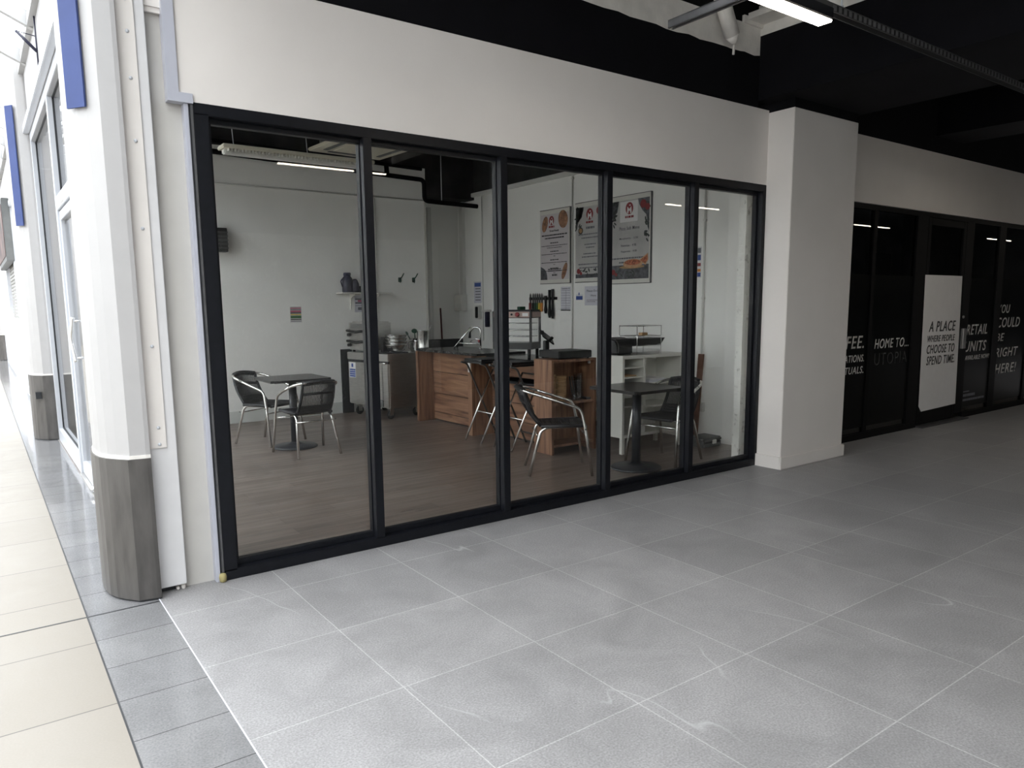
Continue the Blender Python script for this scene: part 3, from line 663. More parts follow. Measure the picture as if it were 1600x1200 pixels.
pp = thing('ceiling_pipe', 'grey capped pipe stub hanging from the ceiling above the cafe bulkhead', 'pipe', (4.08, -0.12, 3.5))
MB().tube([(3.93, -0.16, 4.12), (4.20, -0.13, 3.72)], 0.062, 18).build('pipe', plaster, pp)
mb = MB(); mb.tube([(4.20, -0.13, 3.72), (4.235, -0.125, 3.665)], lambda u: 0.062-0.045*u, 18); mb.tube([(4.235, -0.125, 3.67), (4.23, -0.125, 3.58)], 0.010, 8); mb.build('pipe_end', plaster, pp)

# ================================================================== CAFE FURNITURE
def make_chair(label, group):
    t = thing('bistro_chair', label, 'chair', (0, 0, 0), group)
    R = 0.0135
    for s in (-1, 1):
        pts = smoothed([(s*0.285, 0.285, 0), (s*0.262, 0.225, 0.43), (s*0.248, 0.185, 0.615), (s*0.255, -0.02, 0.685), (s*0.245, -0.16, 0.73)], 0.055)
        MB().tube(pts, R, 10).build('leg', alu_tube, t)
        pts = smoothed([(s*0.232, -0.285, 0), (s*0.190, -0.175, 0.405), (s*0.190, -0.12, 0.440), (s*0.20, 0.23, 0.450)], 0.04)
        MB().tube(pts, R, 10).build('leg', alu_tube, t)
    hoop = catmull([(-0.245, -0.16, 0.73), (-0.225, -0.25, 0.757), (-0.17, -0.325, 0.778), (-0.085, -0.368, 0.79), (0, -0.382, 0.793), (0.085, -0.368, 0.79), (0.17, -0.325, 0.778), (0.225, -0.25, 0.757), (0.245, -0.16, 0.73)], 6)
    MB().tube(hoop, R, 10).build('arm_hoop', alu_tube, t)
    for s in (-1, 1):
        for q in ((s*0.262, 0.225, 0.43), (s*0.205, -0.21, 0.37)): MB().tube([(q[0]+s*0.010, q[1], q[2]), (q[0]+s*0.0165, q[1], q[2])], 0.007, 8).build('bolt', dark_tube, t)
    MB().tube([(-0.200, -0.20, 0.365), (0.200, -0.20, 0.365)], 0.007).build('stretcher', alu_tube, t)
    MB().tube([(-0.264, 0.233, 0.375), (0.264, 0.233, 0.375)], 0.007).build('stretcher', alu_tube, t)
    # woven seat
    mb = MB(); n = 22
    for k in range(n+1):
        y = -0.165+0.40*k/n; w = 0.19+0.022*k/n
        dip = -0.012*math.sin(PI*k/n)
        mb.tube([(-w, y, 0.456), (-w*0.5, y, 0.451+dip), (0, y, 0.447+dip), (w*0.5, y, 0.451+dip), (w, y, 0.456)], 0.0105, 6)
    mb.tube(smoothed([(-0.205, 0.235, 0.448), (0.205, 0.235, 0.448)], 0.02), 0.017, 8)
    for s in (-1, 1): mb.tube([(s*0.190, -0.17, 0.448), (s*0.208, 0.235, 0.456)], 0.018, 8)
    mb.build('seat', black_wicker, t)
    # woven back: upright strands bound by bands
    mb = MB(); top = catmull([(-0.168, -0.322, 0.778), (-0.09, -0.366, 0.79), (0, -0.383, 0.795), (0.09, -0.366, 0.79), (0.168, -0.322, 0.778)], 6)
    m_ = len(top); bot = [(-0.175+0.35*k/(m_-1), -0.168-0.02*math.sin(PI*k/(m_-1)), 0.452) for k in range(m_)]
    def bp(k, u):
        a, b = Vector(bot[k]), top[k]; p = a.lerp(b, u); p.y -= 0.03*math.sin(PI*u)*(1); return p
    for k in range(m_): mb.tube([bp(k, u/6) for u in range(7)], 0.0056, 5)
    for u in (0.03, 0.08, 0.13, 0.18, 0.23, 0.62, 0.655, 0.93, 0.97): mb.tube([bp(k, u) for k in range(m_)], 0.009, 6)
    for k in (0, m_-1): mb.tube([bp(k, u/6) for u in range(7)], 0.017, 8)
    mb.tube([Vector(p)+Vector((0, 0, 0.002)) for p in top], 0.019, 8)
    mb.build('backrest', black_wicker, t)
    return t
G = 'bistro chairs in the cafe'
ch0 = make_chair('black woven bistro chair nearest the left pane, seen from behind', G)
ch0.location = (1.735, 3.315, 0); ch0.rotation_euler = (0, 0, 0.04)
dup(ch0, (1.60, 4.22, 0), -2.62, 'black woven bistro chair on the far side of the left table, by back wall', G)
dup(ch0, (3.28, 1.02, 0), -2.13, 'black woven bistro chair seen side-on before the wooden shelf unit', G)
dup(ch0, (4.40, 0.68, 0), PI/2+0.17, 'black woven bistro chair behind the near table, facing left', G)

def make_table(label, loc, size, rot, drop=0.0):
    t = thing('bistro_table', label, 'table', loc, 'square pedestal tables in the cafe')
    x, y, _ = loc
    MB().lathe([(0.24, 0), (0.24, 0.012), (0.225, 0.022), (0.10, 0.034), (0.05, 0.05), (0.045, 0.06)], (x, y, 0), 36).build('base', iron_black, t)
    MB().tube([(x, y, 0.04), (x, y, 0.745)], 0.042, 22).build('column', iron_black, t)
    mb = MB(); mb.box(-0.16, 0.16, -0.025, 0.025, 0.738, 0.752); mb.box(-0.025, 0.025, -0.16, 0.16, 0.738, 0.752)
    mb.xf(Matrix.Translation((x, y, 0)) @ Matrix.Rotation(rot, 4, 'Z')); mb.build('bracket', iron_black, t)
    mb = MB(); h = size/2; b = bmesh.new(); bmesh.ops.create_cube(b, size=1)
    for v in b.verts: v.co = Vector((v.co.x*size, v.co.y*size, 0.764+v.co.z*0.026))
    ve = [e for e in b.edges if abs(e.verts[0].co.z-e.verts[1].co.z) > 0.01]
    bmesh.ops.bevel(b, geom=ve, offset=0.035, segments=4, affect='EDGES')
    mb.add(b, Matrix.Translation((x, y, 0)) @ Matrix.Rotation(rot, 4, 'Z')); mb.build('tabletop', table_black, t)
    return t
make_table('square charcoal pedestal table between two bistro chairs near the back wall', (1.735, 3.74, 0), 0.66, 0.0)
make_table('square charcoal pedestal table close to the window between two bistro chairs', (3.93, 0.63, 0), 0.66, 0.0)

def make_stool(label):
    t = thing('bar_stool', label, 'stool', (0, 0, 0), 'folding bar stools at the counter')
    # local: +x towards the counter, y across
    for s in (-1, 1):
        MB().tube(smoothed([(-0.02, s*0.20, 0.905), (0.06, s*0.20, 0.885), (0.46, s*0.185, 0.0)], 0.05), 0.011, 9).build('leg', dark_tube, t)
        MB().tube([(0.0, s*0.165, 0.0), (0.405, s*0.165, 0.80)], 0.011, 9).build('leg', alu_tube, t)
        MB().tube([(0.235, s*0.160, 0.462), (0.235, s*0.205, 0.462)], 0.008, 8).build('pivot_bolt', alu_tube, t)
    MB().tube(smoothed([(0.165, -0.165, 0.325), (0.165, 0.165, 0.325)], 0.02), 0.010, 9).build('footrest', alu_tube, t)
    MB().tube([(0.40, -0.187, 0.13), (0.40, 0.187, 0.13)], 0.009, 8).build('crossbar', dark_tube, t); MB().tube([(0.403, -0.165, 0.795), (0.403, 0.165, 0.795)], 0.009, 8).build('crossbar', dark_tube, t)
    mb = MB()
    b = bmesh.new(); bmesh.ops.create_cube(b, size=1)
    for v in b.verts: v.co = Vector((0.175+v.co.x*0.37, v.co.y*0.40, 0.922+v.co.z*0.05))
    bmesh.ops.bevel(b, geom=b.edges[:], offset=0.024, segments=4, affect='EDGES'); mb.add(b)
    mb.build('seat', black_plastic, t)
    return t
st = make_stool('folding bar stool with black seat, left of the two at the counter'); st.location = (3.44, 2.73, 0)
dup(st, (3.44, 2.15, 0), 0, 'folding bar stool partly behind the window mullion, right of the two at the counter')

# --- wood-effect counter
ct = thing('counter', 'wood-effect serving counter with dark worktop and stepped end panels', 'counter', (4.1, 3.2, 0))
MB().box(3.70, 4.42, 4.47, 4.53, 0, 0.945, 0.003).build('end_panel', wood_v, ct)
MB().box(3.95, 3.975, 3.14, 4.47, 0.005, 0.945).build('carcass', gasket, ct)  # wood carcass coloured dark to put shade into the panel seams
for k, (z0, z1) in enumerate(((0.02, 0.112), (0.12, 0.372), (0.38, 0.662), (0.67, 0.94))): MB().box(3.930, 3.952, 3.145, 4.465, z0, z1, 0.002).build('front_panel', wood_h, ct)
MB().box(3.64, 3.98, 3.05, 3.14, 0, 0.945, 0.003).build('end_panel', wood_v, ct)
MB().box(3.95, 3.975, 1.87, 3.05, 0.0, 0.64).build('carcass', gasket, ct)  # dark colour again stands in for shade between the panels
for (z0, z1) in ((0.02, 0.208), (0.216, 0.418), (0.426, 0.64)): MB().box(3.930, 3.952, 1.865, 3.045, z0, z1, 0.002).build('front_panel', wood_h, ct)
MB().box(3.925, 3.952, 1.865, 3.045, 0.725, 0.915, 0.002).build('fascia', wood_h, ct)
MB().box(3.98, 4.30, 1.87, 3.05, 0.64, 0.66).build('inner_shelf', gasket, ct)
mb = MB(); mb.box(3.72, 4.44, 3.05, 4.55, 0.945, 0.975, 0.004); mb.box(3.845, 4.44, 1.87, 3.05, 0.915, 0.945, 0.004); mb.build('worktop', worktop_mat, ct)
MB().box(4.40, 4.42, 1.87, 4.5, 0, 0.915).build('back_panel', wood_v, ct)
MB().box(3.632, 3.640, 3.07, 3.12, 0.76, 0.88, 0.001).build('label_card', paper_white, ct)

# --- wood-effect open shelf unit
su = thing('shelf_unit', 'open wood-effect shelf unit with stacked cups, at the counter end', 'shelf unit', (3.98, 1.71, 0))
MB().box(3.655, 3.685, 1.565, 1.86, 0, 0.985, 0.002).build('side_panel', wood_v, su)
MB().box(4.235, 4.265, 1.565, 1.86, 0, 0.985, 0.002).build('side_panel', wood_v, su)
MB().box(3.685, 4.235, 1.565, 1.86, 0.955, 0.985, 0.002).build('top_panel', wood_h, su)
MB().box(3.685, 4.235, 1.575, 1.85, 0.515, 0.540, 0.002).build('shelf', wood_h, su)
MB().box(3.685, 4.235, 1.575, 1.85, 0.075, 0.10, 0.002).build('shelf', wood_h, su)
MB().box(3.685, 4.235, 1.835, 1.855, 0.10, 0.955).build('back_panel', wood_v, su)
MB().box(4.215, 4.235, 1.62, 1.65, 0.92, 0.95, 0.003).build('corner_bracket', white_plastic, su)
# cups on its shelf
def kraft_cup(x, y, z, label, group):
    t = tag(MB().lathe([(0.045, 0), (0.058, 0.062), (0.061, 0.064), (0.061, 0.069), (0.056, 0.069), (0.044, 0.004)], (x, y, z), 18, cap=False).build('paper_bowl', kraft), label, 'bowl', group); return t
for n, (x, y, cnt, lb) in enumerate(((3.735, 1.68, 11, 'brown card bowl in the left stack inside the wooden shelf unit'), (3.865, 1.67, 10, 'brown card bowl in the second stack inside the wooden shelf unit'))):
    c0 = kraft_cup(x, y, 0.54, lb, ['left stack of card bowls', 'second stack of card bowls'][n])
    for k in range(1, cnt): dup(c0, (x, y, 0.54+k*0.0215))
c0 = tag(MB().lathe([(0.040, 0), (0.052, 0.10), (0.055, 0.102), (0.055, 0.106), (0.051, 0.104), (0.039, 0.004)], (4.09, 1.66, 0.54), 18, cap=False).build('plastic_cup', clear_plastic), 'clear plastic cup in the stack right of the card bowls', 'cup', 'stack of clear plastic cups')
for k in range(1, 8): dup(c0, (4.09, 1.66, 0.54+k*0.026))
tg = thing('serving_tongs', 'dark tongs leaning against the clear cups on the wooden shelf', 'tongs', (4.0, 1.66, 0.54))
for dx in (0, 0.035): MB().tube(catmull([(3.945+dx, 1.63, 0.80), (3.97+dx, 1.63, 0.68), (4.01+dx*0.5, 1.63, 0.552)], 5), 0.008, 7).build('arm', black_plastic, tg)
tag(MB().lathe([(0.02, 0), (0.045, 0.01), (0.05, 0.05), (0.03, 0.09), (0.012, 0.10)], (4.0, 1.60, 0.54), 12).build('plastic_bag', clear_plastic), 'crumpled clear plastic bag at the foot of the tongs', 'bag')
tag(B(4.155, 4.225, 1.60, 1.80, 0.54, 0.56, 0.004).build('flat_box', black_plastic), 'flat black box lying on the wooden shelf right of the cups', 'box')

# --- things on the counter
td = thing('till_drawer', 'flat black cash drawer on the wooden shelf unit', 'cash drawer', (3.98, 1.72, 0.985))
mb = MB(); mb.box(-0.21, 0.21, -0.19, 0.19, 0.012, 0.085, 0.005); mb.xf(Matrix.Translation((3.98, 1.74, 0.985)) @ Matrix.Rotation(-0.1, 4, 'Z')); mb.build('body', black_plastic, td)
mb = MB(); mb.box(-0.20, 0.20, -0.199, -0.189, 0.018, 0.078, 0.003); mb.xf(Matrix.Translation((3.98, 1.74, 0.985)) @ Matrix.Rotation(-0.1, 4, 'Z')); mb.build('drawer_front', gloss_black, td)
for sx in (-1, 1):
    for sy in (-1, 1):
        mb = MB(); mb.lathe([(0.012, 0), (0.012, 0.014)], (sx*0.18, sy*0.16, 0), 10); mb.xf(Matrix.Translation((3.98, 1.74, 0.985)) @ Matrix.Rotation(-0.1, 4, 'Z')); mb.build('foot', rubber, td)
ts = thing('tablet_stand', 'black tilted tablet stand between the display warmer and cash drawer', 'stand', (3.80+0.13, 2.05, 0.945))
MB().box(3.90, 4.06, 1.97, 2.12, 0.945, 0.955, 0.004).build('base', black_plastic, ts)
MB().box(3.93, 3.985, 2.01, 2.06, 0.955, 1.16, 0.006).build('post', black_plastic, ts)
mb = MB(); mb.box(-0.09, 0.09, -0.008, 0.008, -0.065, 0.065, 0.004); mb.box(-0.01, 0.02, -0.06, -0.005, -0.075, -0.055, 0.003); mb.box(-0.095, -0.08, -0.03, 0.01, -0.02, 0.02, 0.003)
mb.xf(Matrix.Translation((3.96, 2.02, 1.195)) @ Matrix.Rotation(0.55, 4, 'Y') @ Matrix.Rotation(-0.9, 4, 'X')); mb.build('cradle', black_plastic, ts)
# heated display cabinet
wm = thing('display_warmer', 'black framed heated display cabinet with glass sides on the counter', 'display cabinet', (4.05, 2.42, 0.945)); wm.rotation_euler = (0, 0, 0.56)
wx0, wx1, wy0, wy1 = 4.05, 4.37, 2.42, 2.90
MB().box(wx0, wx1, wy0, wy1, 1.04, 1.115, 0.004).build('base', black_plastic, wm)
for fx in (wx0+0.03, wx1-0.03):
    for fy in (wy0+0.04, wy1-0.04): MB().lathe([(0.018, 0), (0.02, 0.096)], (fx, fy, 0.945), 10).build('foot', black_plastic, wm)
for fx in (wx0, wx1-0.02):
    for fy in (wy0, wy1-0.025): MB().box(fx, fx+0.02, fy, fy+0.025, 1.115, 1.415).build('post', black_plastic, wm)
MB().box(wx0+0.01, wx1-0.01, wy0+0.01, wy1-0.01, 1.475, 1.49, 0.003).build('top', black_frame, wm)
MB().box(wx0-0.004, wx1, wy0, wy1, 1.395, 1.475, 0.004).build('header', black_plastic, wm)
hp = MB().box(wx0-0.010, wx0-0.003, wy0+0.02, wy1-0.02, 1.403, 1.468, 0.002).build('control_panel', mat('salmon_panel', (0.42, 0.30, 0.26), 0.5), wm); tag(hp, 'pale control panel with red dial')
MB().box(wx0+0.03, wx1-0.03, wy0-0.006, wy0+0.002, 1.405, 1.465, 0.002).build('control_panel', MATS['salmon_panel'], wm)
def dial(y, r, m, nm):
    mb = MB(); mb.lathe([(r, 0), (r, 0.012), (r*0.7, 0.018)], n=18); mb.xf(Matrix.Translation((wx0-0.010, y, 1.437)) @ Matrix.Rotation(-PI/2, 4, 'Y')); mb.build(nm, m, hp)
dial(2.585, 0.026, print_red, 'dial'); dial(2.655, 0.012, black_plastic, 'switch'); dial(2.84, 0.024, print_red, 'dial')
MB().box(wx0-0.0115, wx0-0.009, 2.455, 2.525, 1.418, 1.452, 0.001).build('display', paper_white, hp)
for z in (1.185, 1.26, 1.335):
    mb = MB()
    mb.tube(smoothed([(wx0+0.03, wy0+0.03, z), (wx1-0.03, wy0+0.03, z), (wx1-0.03, wy1-0.03, z), (wx0+0.03, wy1-0.03, z), (wx0+0.03, wy0+0.03, z)], 0.02), 0.005, 6)
    for k in range(8): mb.tube([(wx0+0.03, wy0+0.05+k*0.055, z), (wx1-0.03, wy0+0.05+k*0.055, z)], 0.0025, 5)
    mb.build('wire_shelf', steel_polished, wm)
MB().box(wx0+0.006, wx0+0.009, wy0+0.025, wy1-0.025, 1.115, 1.395).build('glass_panel', shop_glass, wm)
MB().box(wx0+0.02, wx1-0.02, wy0+0.004, wy0+0.007, 1.115, 1.395).build('glass_panel', shop_glass, wm)
MB().box(wx0+0.02, wx1-0.02, wy1-0.007, wy1-0.004, 1.115, 1.395).build('glass_panel', shop_glass, wm)
tag(B(4.10, 4.18, 2.70, 2.76, 1.49, 1.525, 0.003).build('folded_tray', green_plastic), 'small dark green tray lying on top of the display cabinet', 'tray')
bt = thing('spray_bottle', 'white squeeze bottle with pointed tip standing on the display cabinet', 'bottle', (3.95, 2.83, 1.49))
MB().lathe([(0.033, 0), (0.036, 0.01), (0.036, 0.12), (0.028, 0.145), (0.02, 0.15)], (3.95, 2.83, 1.49), 18).build('bottle', white_plastic, bt)
MB().lathe([(0.021, 0), (0.021, 0.02), (0.010, 0.05), (0.003, 0.10)], (3.95, 2.83, 1.64), 14).build('nozzle', white_plastic, bt)
# spray tap
tp = thing('spray_tap', 'steel pre-rinse spray tap arching over the counter sink', 'tap', (4.25, 3.80, 0.975))
MB().lathe([(0.03, 0), (0.03, 0.012), (0.02, 0.02)], (4.26, 3.79, 0.975), 16).build('base', steel_polished, tp)
MB().tube(smoothed([(4.26, 3.79, 0.98), (4.26, 3.79, 1.255), (4.22, 3.90, 1.262), (4.20, 3.95, 1.19)], 0.05), 0.010, 10).build('riser', steel_polished, tp)
MB().tube(smoothed([(4.20, 3.92, 1.262), (4.12, 4.16, 1.03), (4.10, 4.20, 0.98)], 0.03), 0.0085, 9).build('hose', steel_polished, tp)
mb = MB(); mb.tube([(4.20, 3.945, 1.20), (4.198, 3.955, 1.12)], lambda u: 0.012+0.008*u, 10); mb.build('spray_head', black_plastic, tp)
MB().tube(smoothed([(4.26, 3.79, 1.10), (4.23, 3.90, 1.115), (4.21, 3.96, 1.07)], 0.03), 0.008, 9).build('spout', steel_polished, tp)
MB().tube(smoothed([(4.26, 3.81, 1.045), (4.18, 4.22, 1.045), (4.18, 4.24, 0.98)], 0.02), 0.007, 9).build('pot_rail', steel_polished, tp)
MB().lathe([(0.014, 0), (0.016, 0.02), (0.014, 0.04)], (4.255, 3.82, 1.06), 10).build('handle', print_red, tp)

# --- stainless prep fridge on castors with ovens and bowls
fg = thing('prep_fridge', 'stainless steel prep counter on castors against the back wall', 'fridge', (3.43, 4.78, 0)); fg.rotation_euler = (0, 0, 0.19)
FX0, FX1, FY0, FY1 = 3.43, 4.03, 4.78, 5.72
MB().box(FX0, FX1, FY0, FY1, 0.16, 0.80, 0.004).build('body', steel, fg)
MB().box(FX0-0.03, FX1, FY0-0.01, FY1, 0.80, 0.90, 0.006).build('worktop', steel, fg)
MB().box(FX0-0.015, FX0+0.01, FY0, FY1, 0.765, 0.80).build('shadow_rail', gasket, fg)
d_ = MB().box(FX0-0.022, FX0, 5.30, 5.71, 0.17, 0.762, 0.005).build('door', steel, fg)
MB().box(FX0-0.024, FX0-0.0215, 5.53, 5.68, 0.54, 0.755, 0.0).build('notice', paper_white, d_)
mb = MB()
for k in range(4): mb.box(FX0-0.0258, FX0-0.0238, 5.538, 5.672, 0.55+k*0.030, 0.573+k*0.030)
mb.box(FX0-0.0258, FX0-0.0238, 5.585, 5.625, 0.69, 0.74)
mb.build('notice_print', print_blue, d_)
d_ = MB().box(FX0-0.022, FX0, 4.92, 5.285, 0.27, 0.762, 0.005).build('door', steel, fg)
MB().box(FX0-0.022, FX0, 4.79, 4.905, 0.17, 0.762, 0.005).build('compressor_panel', steel, fg)
MB().box(FX0-0.020, FX0, 4.92, 5.285, 0.17, 0.262, 0.002).build('vent_grille', grey_plastic, fg)
MB().tube([(FX0-0.045, 4.80, 0.775), (FX0-0.045, 4.92, 0.775)], 0.012).build('corner_bumper', steel_polished, fg)
for cx, cyy in ((FX0+0.07, FY0+0.09), (FX0+0.07, FY1-0.12), (FX1-0.08, FY0+0.09), (FX1-0.08, FY1-0.12)):
    mb = MB(); mb.lathe([(0.028, 0), (0.058, 0.004), (0.062, 0.012), (0.062, 0.024), (0.058, 0.032), (0.028, 0.036)], n=20); mb.xf(Matrix.Translation((cx, cyy+0.018, 0.062)) @ Matrix.Rotation(PI/2, 4, 'X')); w_ = mb.build('castor', rubber, fg)
    mb = MB(); mb.box(cx-0.03, cx+0.03, cyy-0.028, cyy-0.022, 0.05, 0.15); mb.box(cx-0.03, cx+0.03, cyy+0.022, cyy+0.028, 0.05, 0.15); mb.box(cx-0.04, cx+0.04, cyy-0.04, cyy+0.04, 0.145, 0.16); mb.build('fork', steel, w_)
tag(B(3.19, 3.36, 5.835, 5.86, 0, 0.93, 0.003).build('black_board', gasket), 'narrow black board standing against the back wall beside the steel counter', 'board')
ov = thing('twin_oven', 'stainless twin-deck pizza oven with black handles on the prep counter', 'oven', (3.43, 4.78, 0.90)); ov.rotation_euler = (0, 0, 0.19)
OX, OY0, OY1 = 3.45, 5.20, 5.72
MB().box(OX, 3.80, OY0, OY1, 0.93, 1.315, 0.006).build('body', steel, ov)
MB().box(OX+0.05, 3.78, OY0+0.02, OY1-0.02, 1.315, 1.33, 0.003).build('top_cover', steel, ov)
mb = MB()
for k in range(7): mb.box(OX-0.003, OX, OY0+0.04, OY1-0.04, 1.235+k*0.01, 1.240+k*0.01)
mb.build('vent_slots', grey_plastic, ov)
for z in (0.955, 1.10):
    dd = MB().box(OX-0.014, OX, OY0+0.02, OY1-0.02, z, z+0.125, 0.004).build('oven_door', steel, ov)
    mb = MB(); mb.tube(smoothed([(OX-0.015, OY0+0.06, z+0.10), (OX-0.07, OY0+0.06, z+0.105), (OX-0.07, OY0+0.26, z+0.085), (OX-0.07, OY1-0.04, z+0.105), (OX-0.015, OY1-0.04, z+0.10)], 0.02), 0.018, 9); mb.build('handle', black_plastic, dd)
    mb = MB(); mb.lathe([(0.024, 0), (0.022, 0.045)], n=14); mb.xf(Matrix.Translation((OX-0.014, OY1-0.05, z+0.045)) @ Matrix.Rotation(-PI/2, 4, 'Y')); mb.build('knob', black_plastic, dd)
for fx in (OX+0.04, 3.76):
    for fy in (OY0+0.05, OY1-0.05): MB().lathe([(0.02, 0), (0.016, 0.032)], (fx, fy, 0.90), 10).build('foot', rubber, ov)
tag(MB().lathe([(0.03, 0), (0.035, 0.012), (0.01, 0.03), (0.014, 0.045), (0.004, 0.05)], (3.50, 5.35, 1.33), 14).build('pan_lid_knob', black_plastic), 'small black lid knob lying on top of the twin-deck oven', 'knob')
tag(B(3.50, 3.60, 5.10, 5.175, 0.90, 1.12, 0.006).build('utensil_box', black_plastic), 'black box standing right of the twin-deck oven on the prep counter', 'box')
tr_ = tag(B(3.46, 3.77, 4.86, 5.03, 0.90, 0.915, 0.005).build('oven_tray', iron_black), 'black oven tray under the steel bowls on the prep counter', 'tray')
tr_.location.y += 0.0
for k in range(4):
    tag(MB().lathe([(0.06, 0), (0.12, 0.03), (0.150, 0.10), (0.154, 0.105), (0.145, 0.102), (0.06, 0.006)], (3.62, 4.93, 0.915+k*0.045), 26, cap=False).build('mixing_bowl', steel_polished), ['steel mixing bowl, lowest of the nested pile on the black tray', 'steel mixing bowl second from the bottom of the nested pile', 'steel mixing bowl second from the top of the nested pile', 'steel mixing bowl, top of the nested pile on the black tray'][k], 'bowl', 'nested steel bowls')
pt = thing('steel_pot', 'tall steel utensil pot at the counter corner', 'pot', (3.80, 4.58, 0.975))
MB().lathe([(0.072, 0), (0.076, 0.006), (0.074, 0.02), (0.076, 0.235), (0.080, 0.24), (0.072, 0.24), (0.068, 0.02)], (3.815, 4.525, 0.975), 26, cap=False).build('pot', steel_polished, pt)
pj = thing('steel_jug', 'dented steel jug left of the tall utensil pot', 'jug', (3.95, 4.97, 0.90))
MB().lathe([(0.07, 0), (0.086, 0.03), (0.076, 0.15), (0.085, 0.19), (0.076, 0.188), (0.068, 0.02)], (3.95, 4.97, 0.90), 22, cap=False).build('body', steel_polished, pj)
MB().tube(smoothed([(3.875, 4.97, 1.05), (3.82, 4.97, 1.04), (3.83, 4.97, 0.95), (3.875, 4.97, 0.94)], 0.02), 0.006).build('handle', steel_polished, pj)
def spoon(p, q, m, label, w=0.028):
    t = thing('serving_scoop', label, 'scoop', p)
    MB().tube([p, q], 0.007, 8).build('handle', m, t)
    d = (Vector(q)-Vector(p)).normalized(); mb = MB(); mb.lathe([(0.004, 0), (w, 0.02), (w*1.1, 0.045), (w*0.6, 0.065), (0.003, 0.07)], n=14)
    mb.xf(Matrix.Translation(q) @ d.to_track_quat('Z', 'Y').to_matrix().to_4x4() @ Matrix.Diagonal((1, 0.35, 1, 1))); mb.build('scoop_head', m, t)
spoon((3.95, 4.98, 0.93), (3.86, 5.03, 1.13), green_plastic, 'dark green scoop leaning left in the steel jug', 0.045)
spoon((3.95, 4.96, 0.93), (3.99, 4.91, 1.14), green_plastic, 'dark green scoop leaning right in the steel jug', 0.04)
spoon((3.95, 4.98, 0.93), (3.92, 4.95, 1.16), green_plastic, 'tallest dark green scoop in the steel jug', 0.04)
spoon((3.81, 4.52, 0.99), (3.89, 4.47, 1.22), steel, 'steel slotted spoon leaning right in the tall utensil pot')
# broom and mop handles in the nook
bm_ = thing('broom', 'broom with black handle leaning in the nook corner', 'broom', (4.80, 6.2, 0))
MB().tube([(4.80, 6.20, 0.06), (4.84, 6.35, 1.42)], 0.012, 9).build('handle', black_plastic, bm_); MB().box(4.68, 4.92, 6.16, 6.22, 0, 0.07, 0.008).build('broom_head', black_plastic, bm_)
mp_ = thing('mop', 'mop with reddish brown handle leaning in the nook', 'mop', (5.0, 6.1, 0))
MB().tube([(4.98, 5.95, 0.06), (5.15, 6.33, 1.50)], 0.014, 9).build('handle', red_wood, mp_); MB().lathe([(0.09, 0), (0.10, 0.03), (0.04, 0.09)], (4.98, 5.95, 0), 14).build('mop_head', grey_plastic, mp_)
tag(B(4.45, 5.2, 5.72, 5.87, 0.70, 1.02, 0.006).build('sink_bench', gasket), 'dark low bench standing behind the wooden counter by the nook', 'bench')

# --- white shelving unit by the right wall
wu = thing('white_shelf_unit', 'white open shelving unit on legs against the right wall', 'shelf unit', (4.7, 1.33, 0))
X0, X1, Y0, Y1, ZT = 4.24, 5.14, 1.14, 1.52, 1.02
MB().box(X0, X0+0.03, Y0, Y1, 0.17, ZT-0.03, 0.002).build('side_panel', white_laminate, wu); MB().box(X1-0.03, X1, Y0, Y1, 0.17, ZT-0.03, 0.002).build('side_panel', white_laminate, wu)
MB().box(X0-0.003, X1+0.003, Y0-0.003, Y1, ZT-0.035, ZT, 0.003).build('top_panel', white_laminate, wu)
MB().box(X0+0.03, X1-0.03, Y1-0.02, Y1-0.005, 0.18, ZT-0.035).build('back_panel', white_laminate, wu)
MB().box(4.545, 4.580, Y0+0.004, Y1-0.02, 0.20, ZT-0.035, 0.002).build('divider', white_laminate, wu)
MB().box(X0+0.03, X1-0.03, Y0+0.004, Y1-0.02, 0.17, 0.20, 0.002).build('bottom_panel', white_laminate, wu)
for z in (0.885, 0.785, 0.685, 0.585, 0.485): MB().box(X0+0.03, 4.545, Y0+0.01, Y1-0.02, z, z+0.014, 0.002).build('pigeonhole_shelf', white_laminate, wu)
for z in (0.70, 0.46): MB().box(4.58, X1-0.03, Y0+0.01, Y1-0.02, z, z+0.02, 0.002).build('shelf', white_laminate, wu)
for x in (X0+0.001, X1-0.041):
    for y in (Y0+0.001, Y1-0.041): MB().box(x, x+0.04, y, y+0.04, 0, 0.172, 0.003).build('leg', white_laminate, wu)
for k, z in enumerate((0.799, 0.699, 0.599)):
    tag(B(4.30+0.01*k, 4.50, 1.20, 1.46, z, z+0.012+0.006*k, 0.002).build('paper_pile', [kraft, paper_lilac, paper_white][k]), ['thin brown pile of paper in the upper pigeonhole of the white unit', 'thin grey pile of paper in the middle pigeonhole of the white unit', 'thick white pile of paper in the lower pigeonhole of the white unit'][k], 'paper')
tag(B(4.66, 4.95, 1.17, 1.42, 0.72, 0.745, 0.003).build('magazine', paper_lilac), 'pale folded papers lying in the wide compartment of the white unit', 'paper')
tag(B(4.70, 4.93, 1.20, 1.42, 0.746, 0.757, 0.003).build('booklet', paper_white), 'white booklet on top of the pale folded papers in the white unit', 'paper')
pr_ = thing('receipt_printer', 'black rounded receipt printer on the left end of the white unit', 'printer', (4.36, 1.36, ZT))
mb = MB().extrude([(4.25, 1.22, ZT+0.004), (4.25, 1.50, ZT+0.004), (4.25, 1.50, ZT+0.17), (4.25, 1.36, ZT+0.185), (4.25, 1.26, ZT+0.16), (4.25, 1.22, ZT+0.10)], (0.22, 0, 0))
bmesh.ops.bevel(mb.bm, geom=mb.bm.edges[:], offset=0.018, segments=3, affect='EDGES'); mb.build('body', black_plastic, pr_)
MB().box(4.28, 4.44, 1.255, 1.262, ZT+0.145, ZT+0.155).build('paper_slot', gasket, pr_)
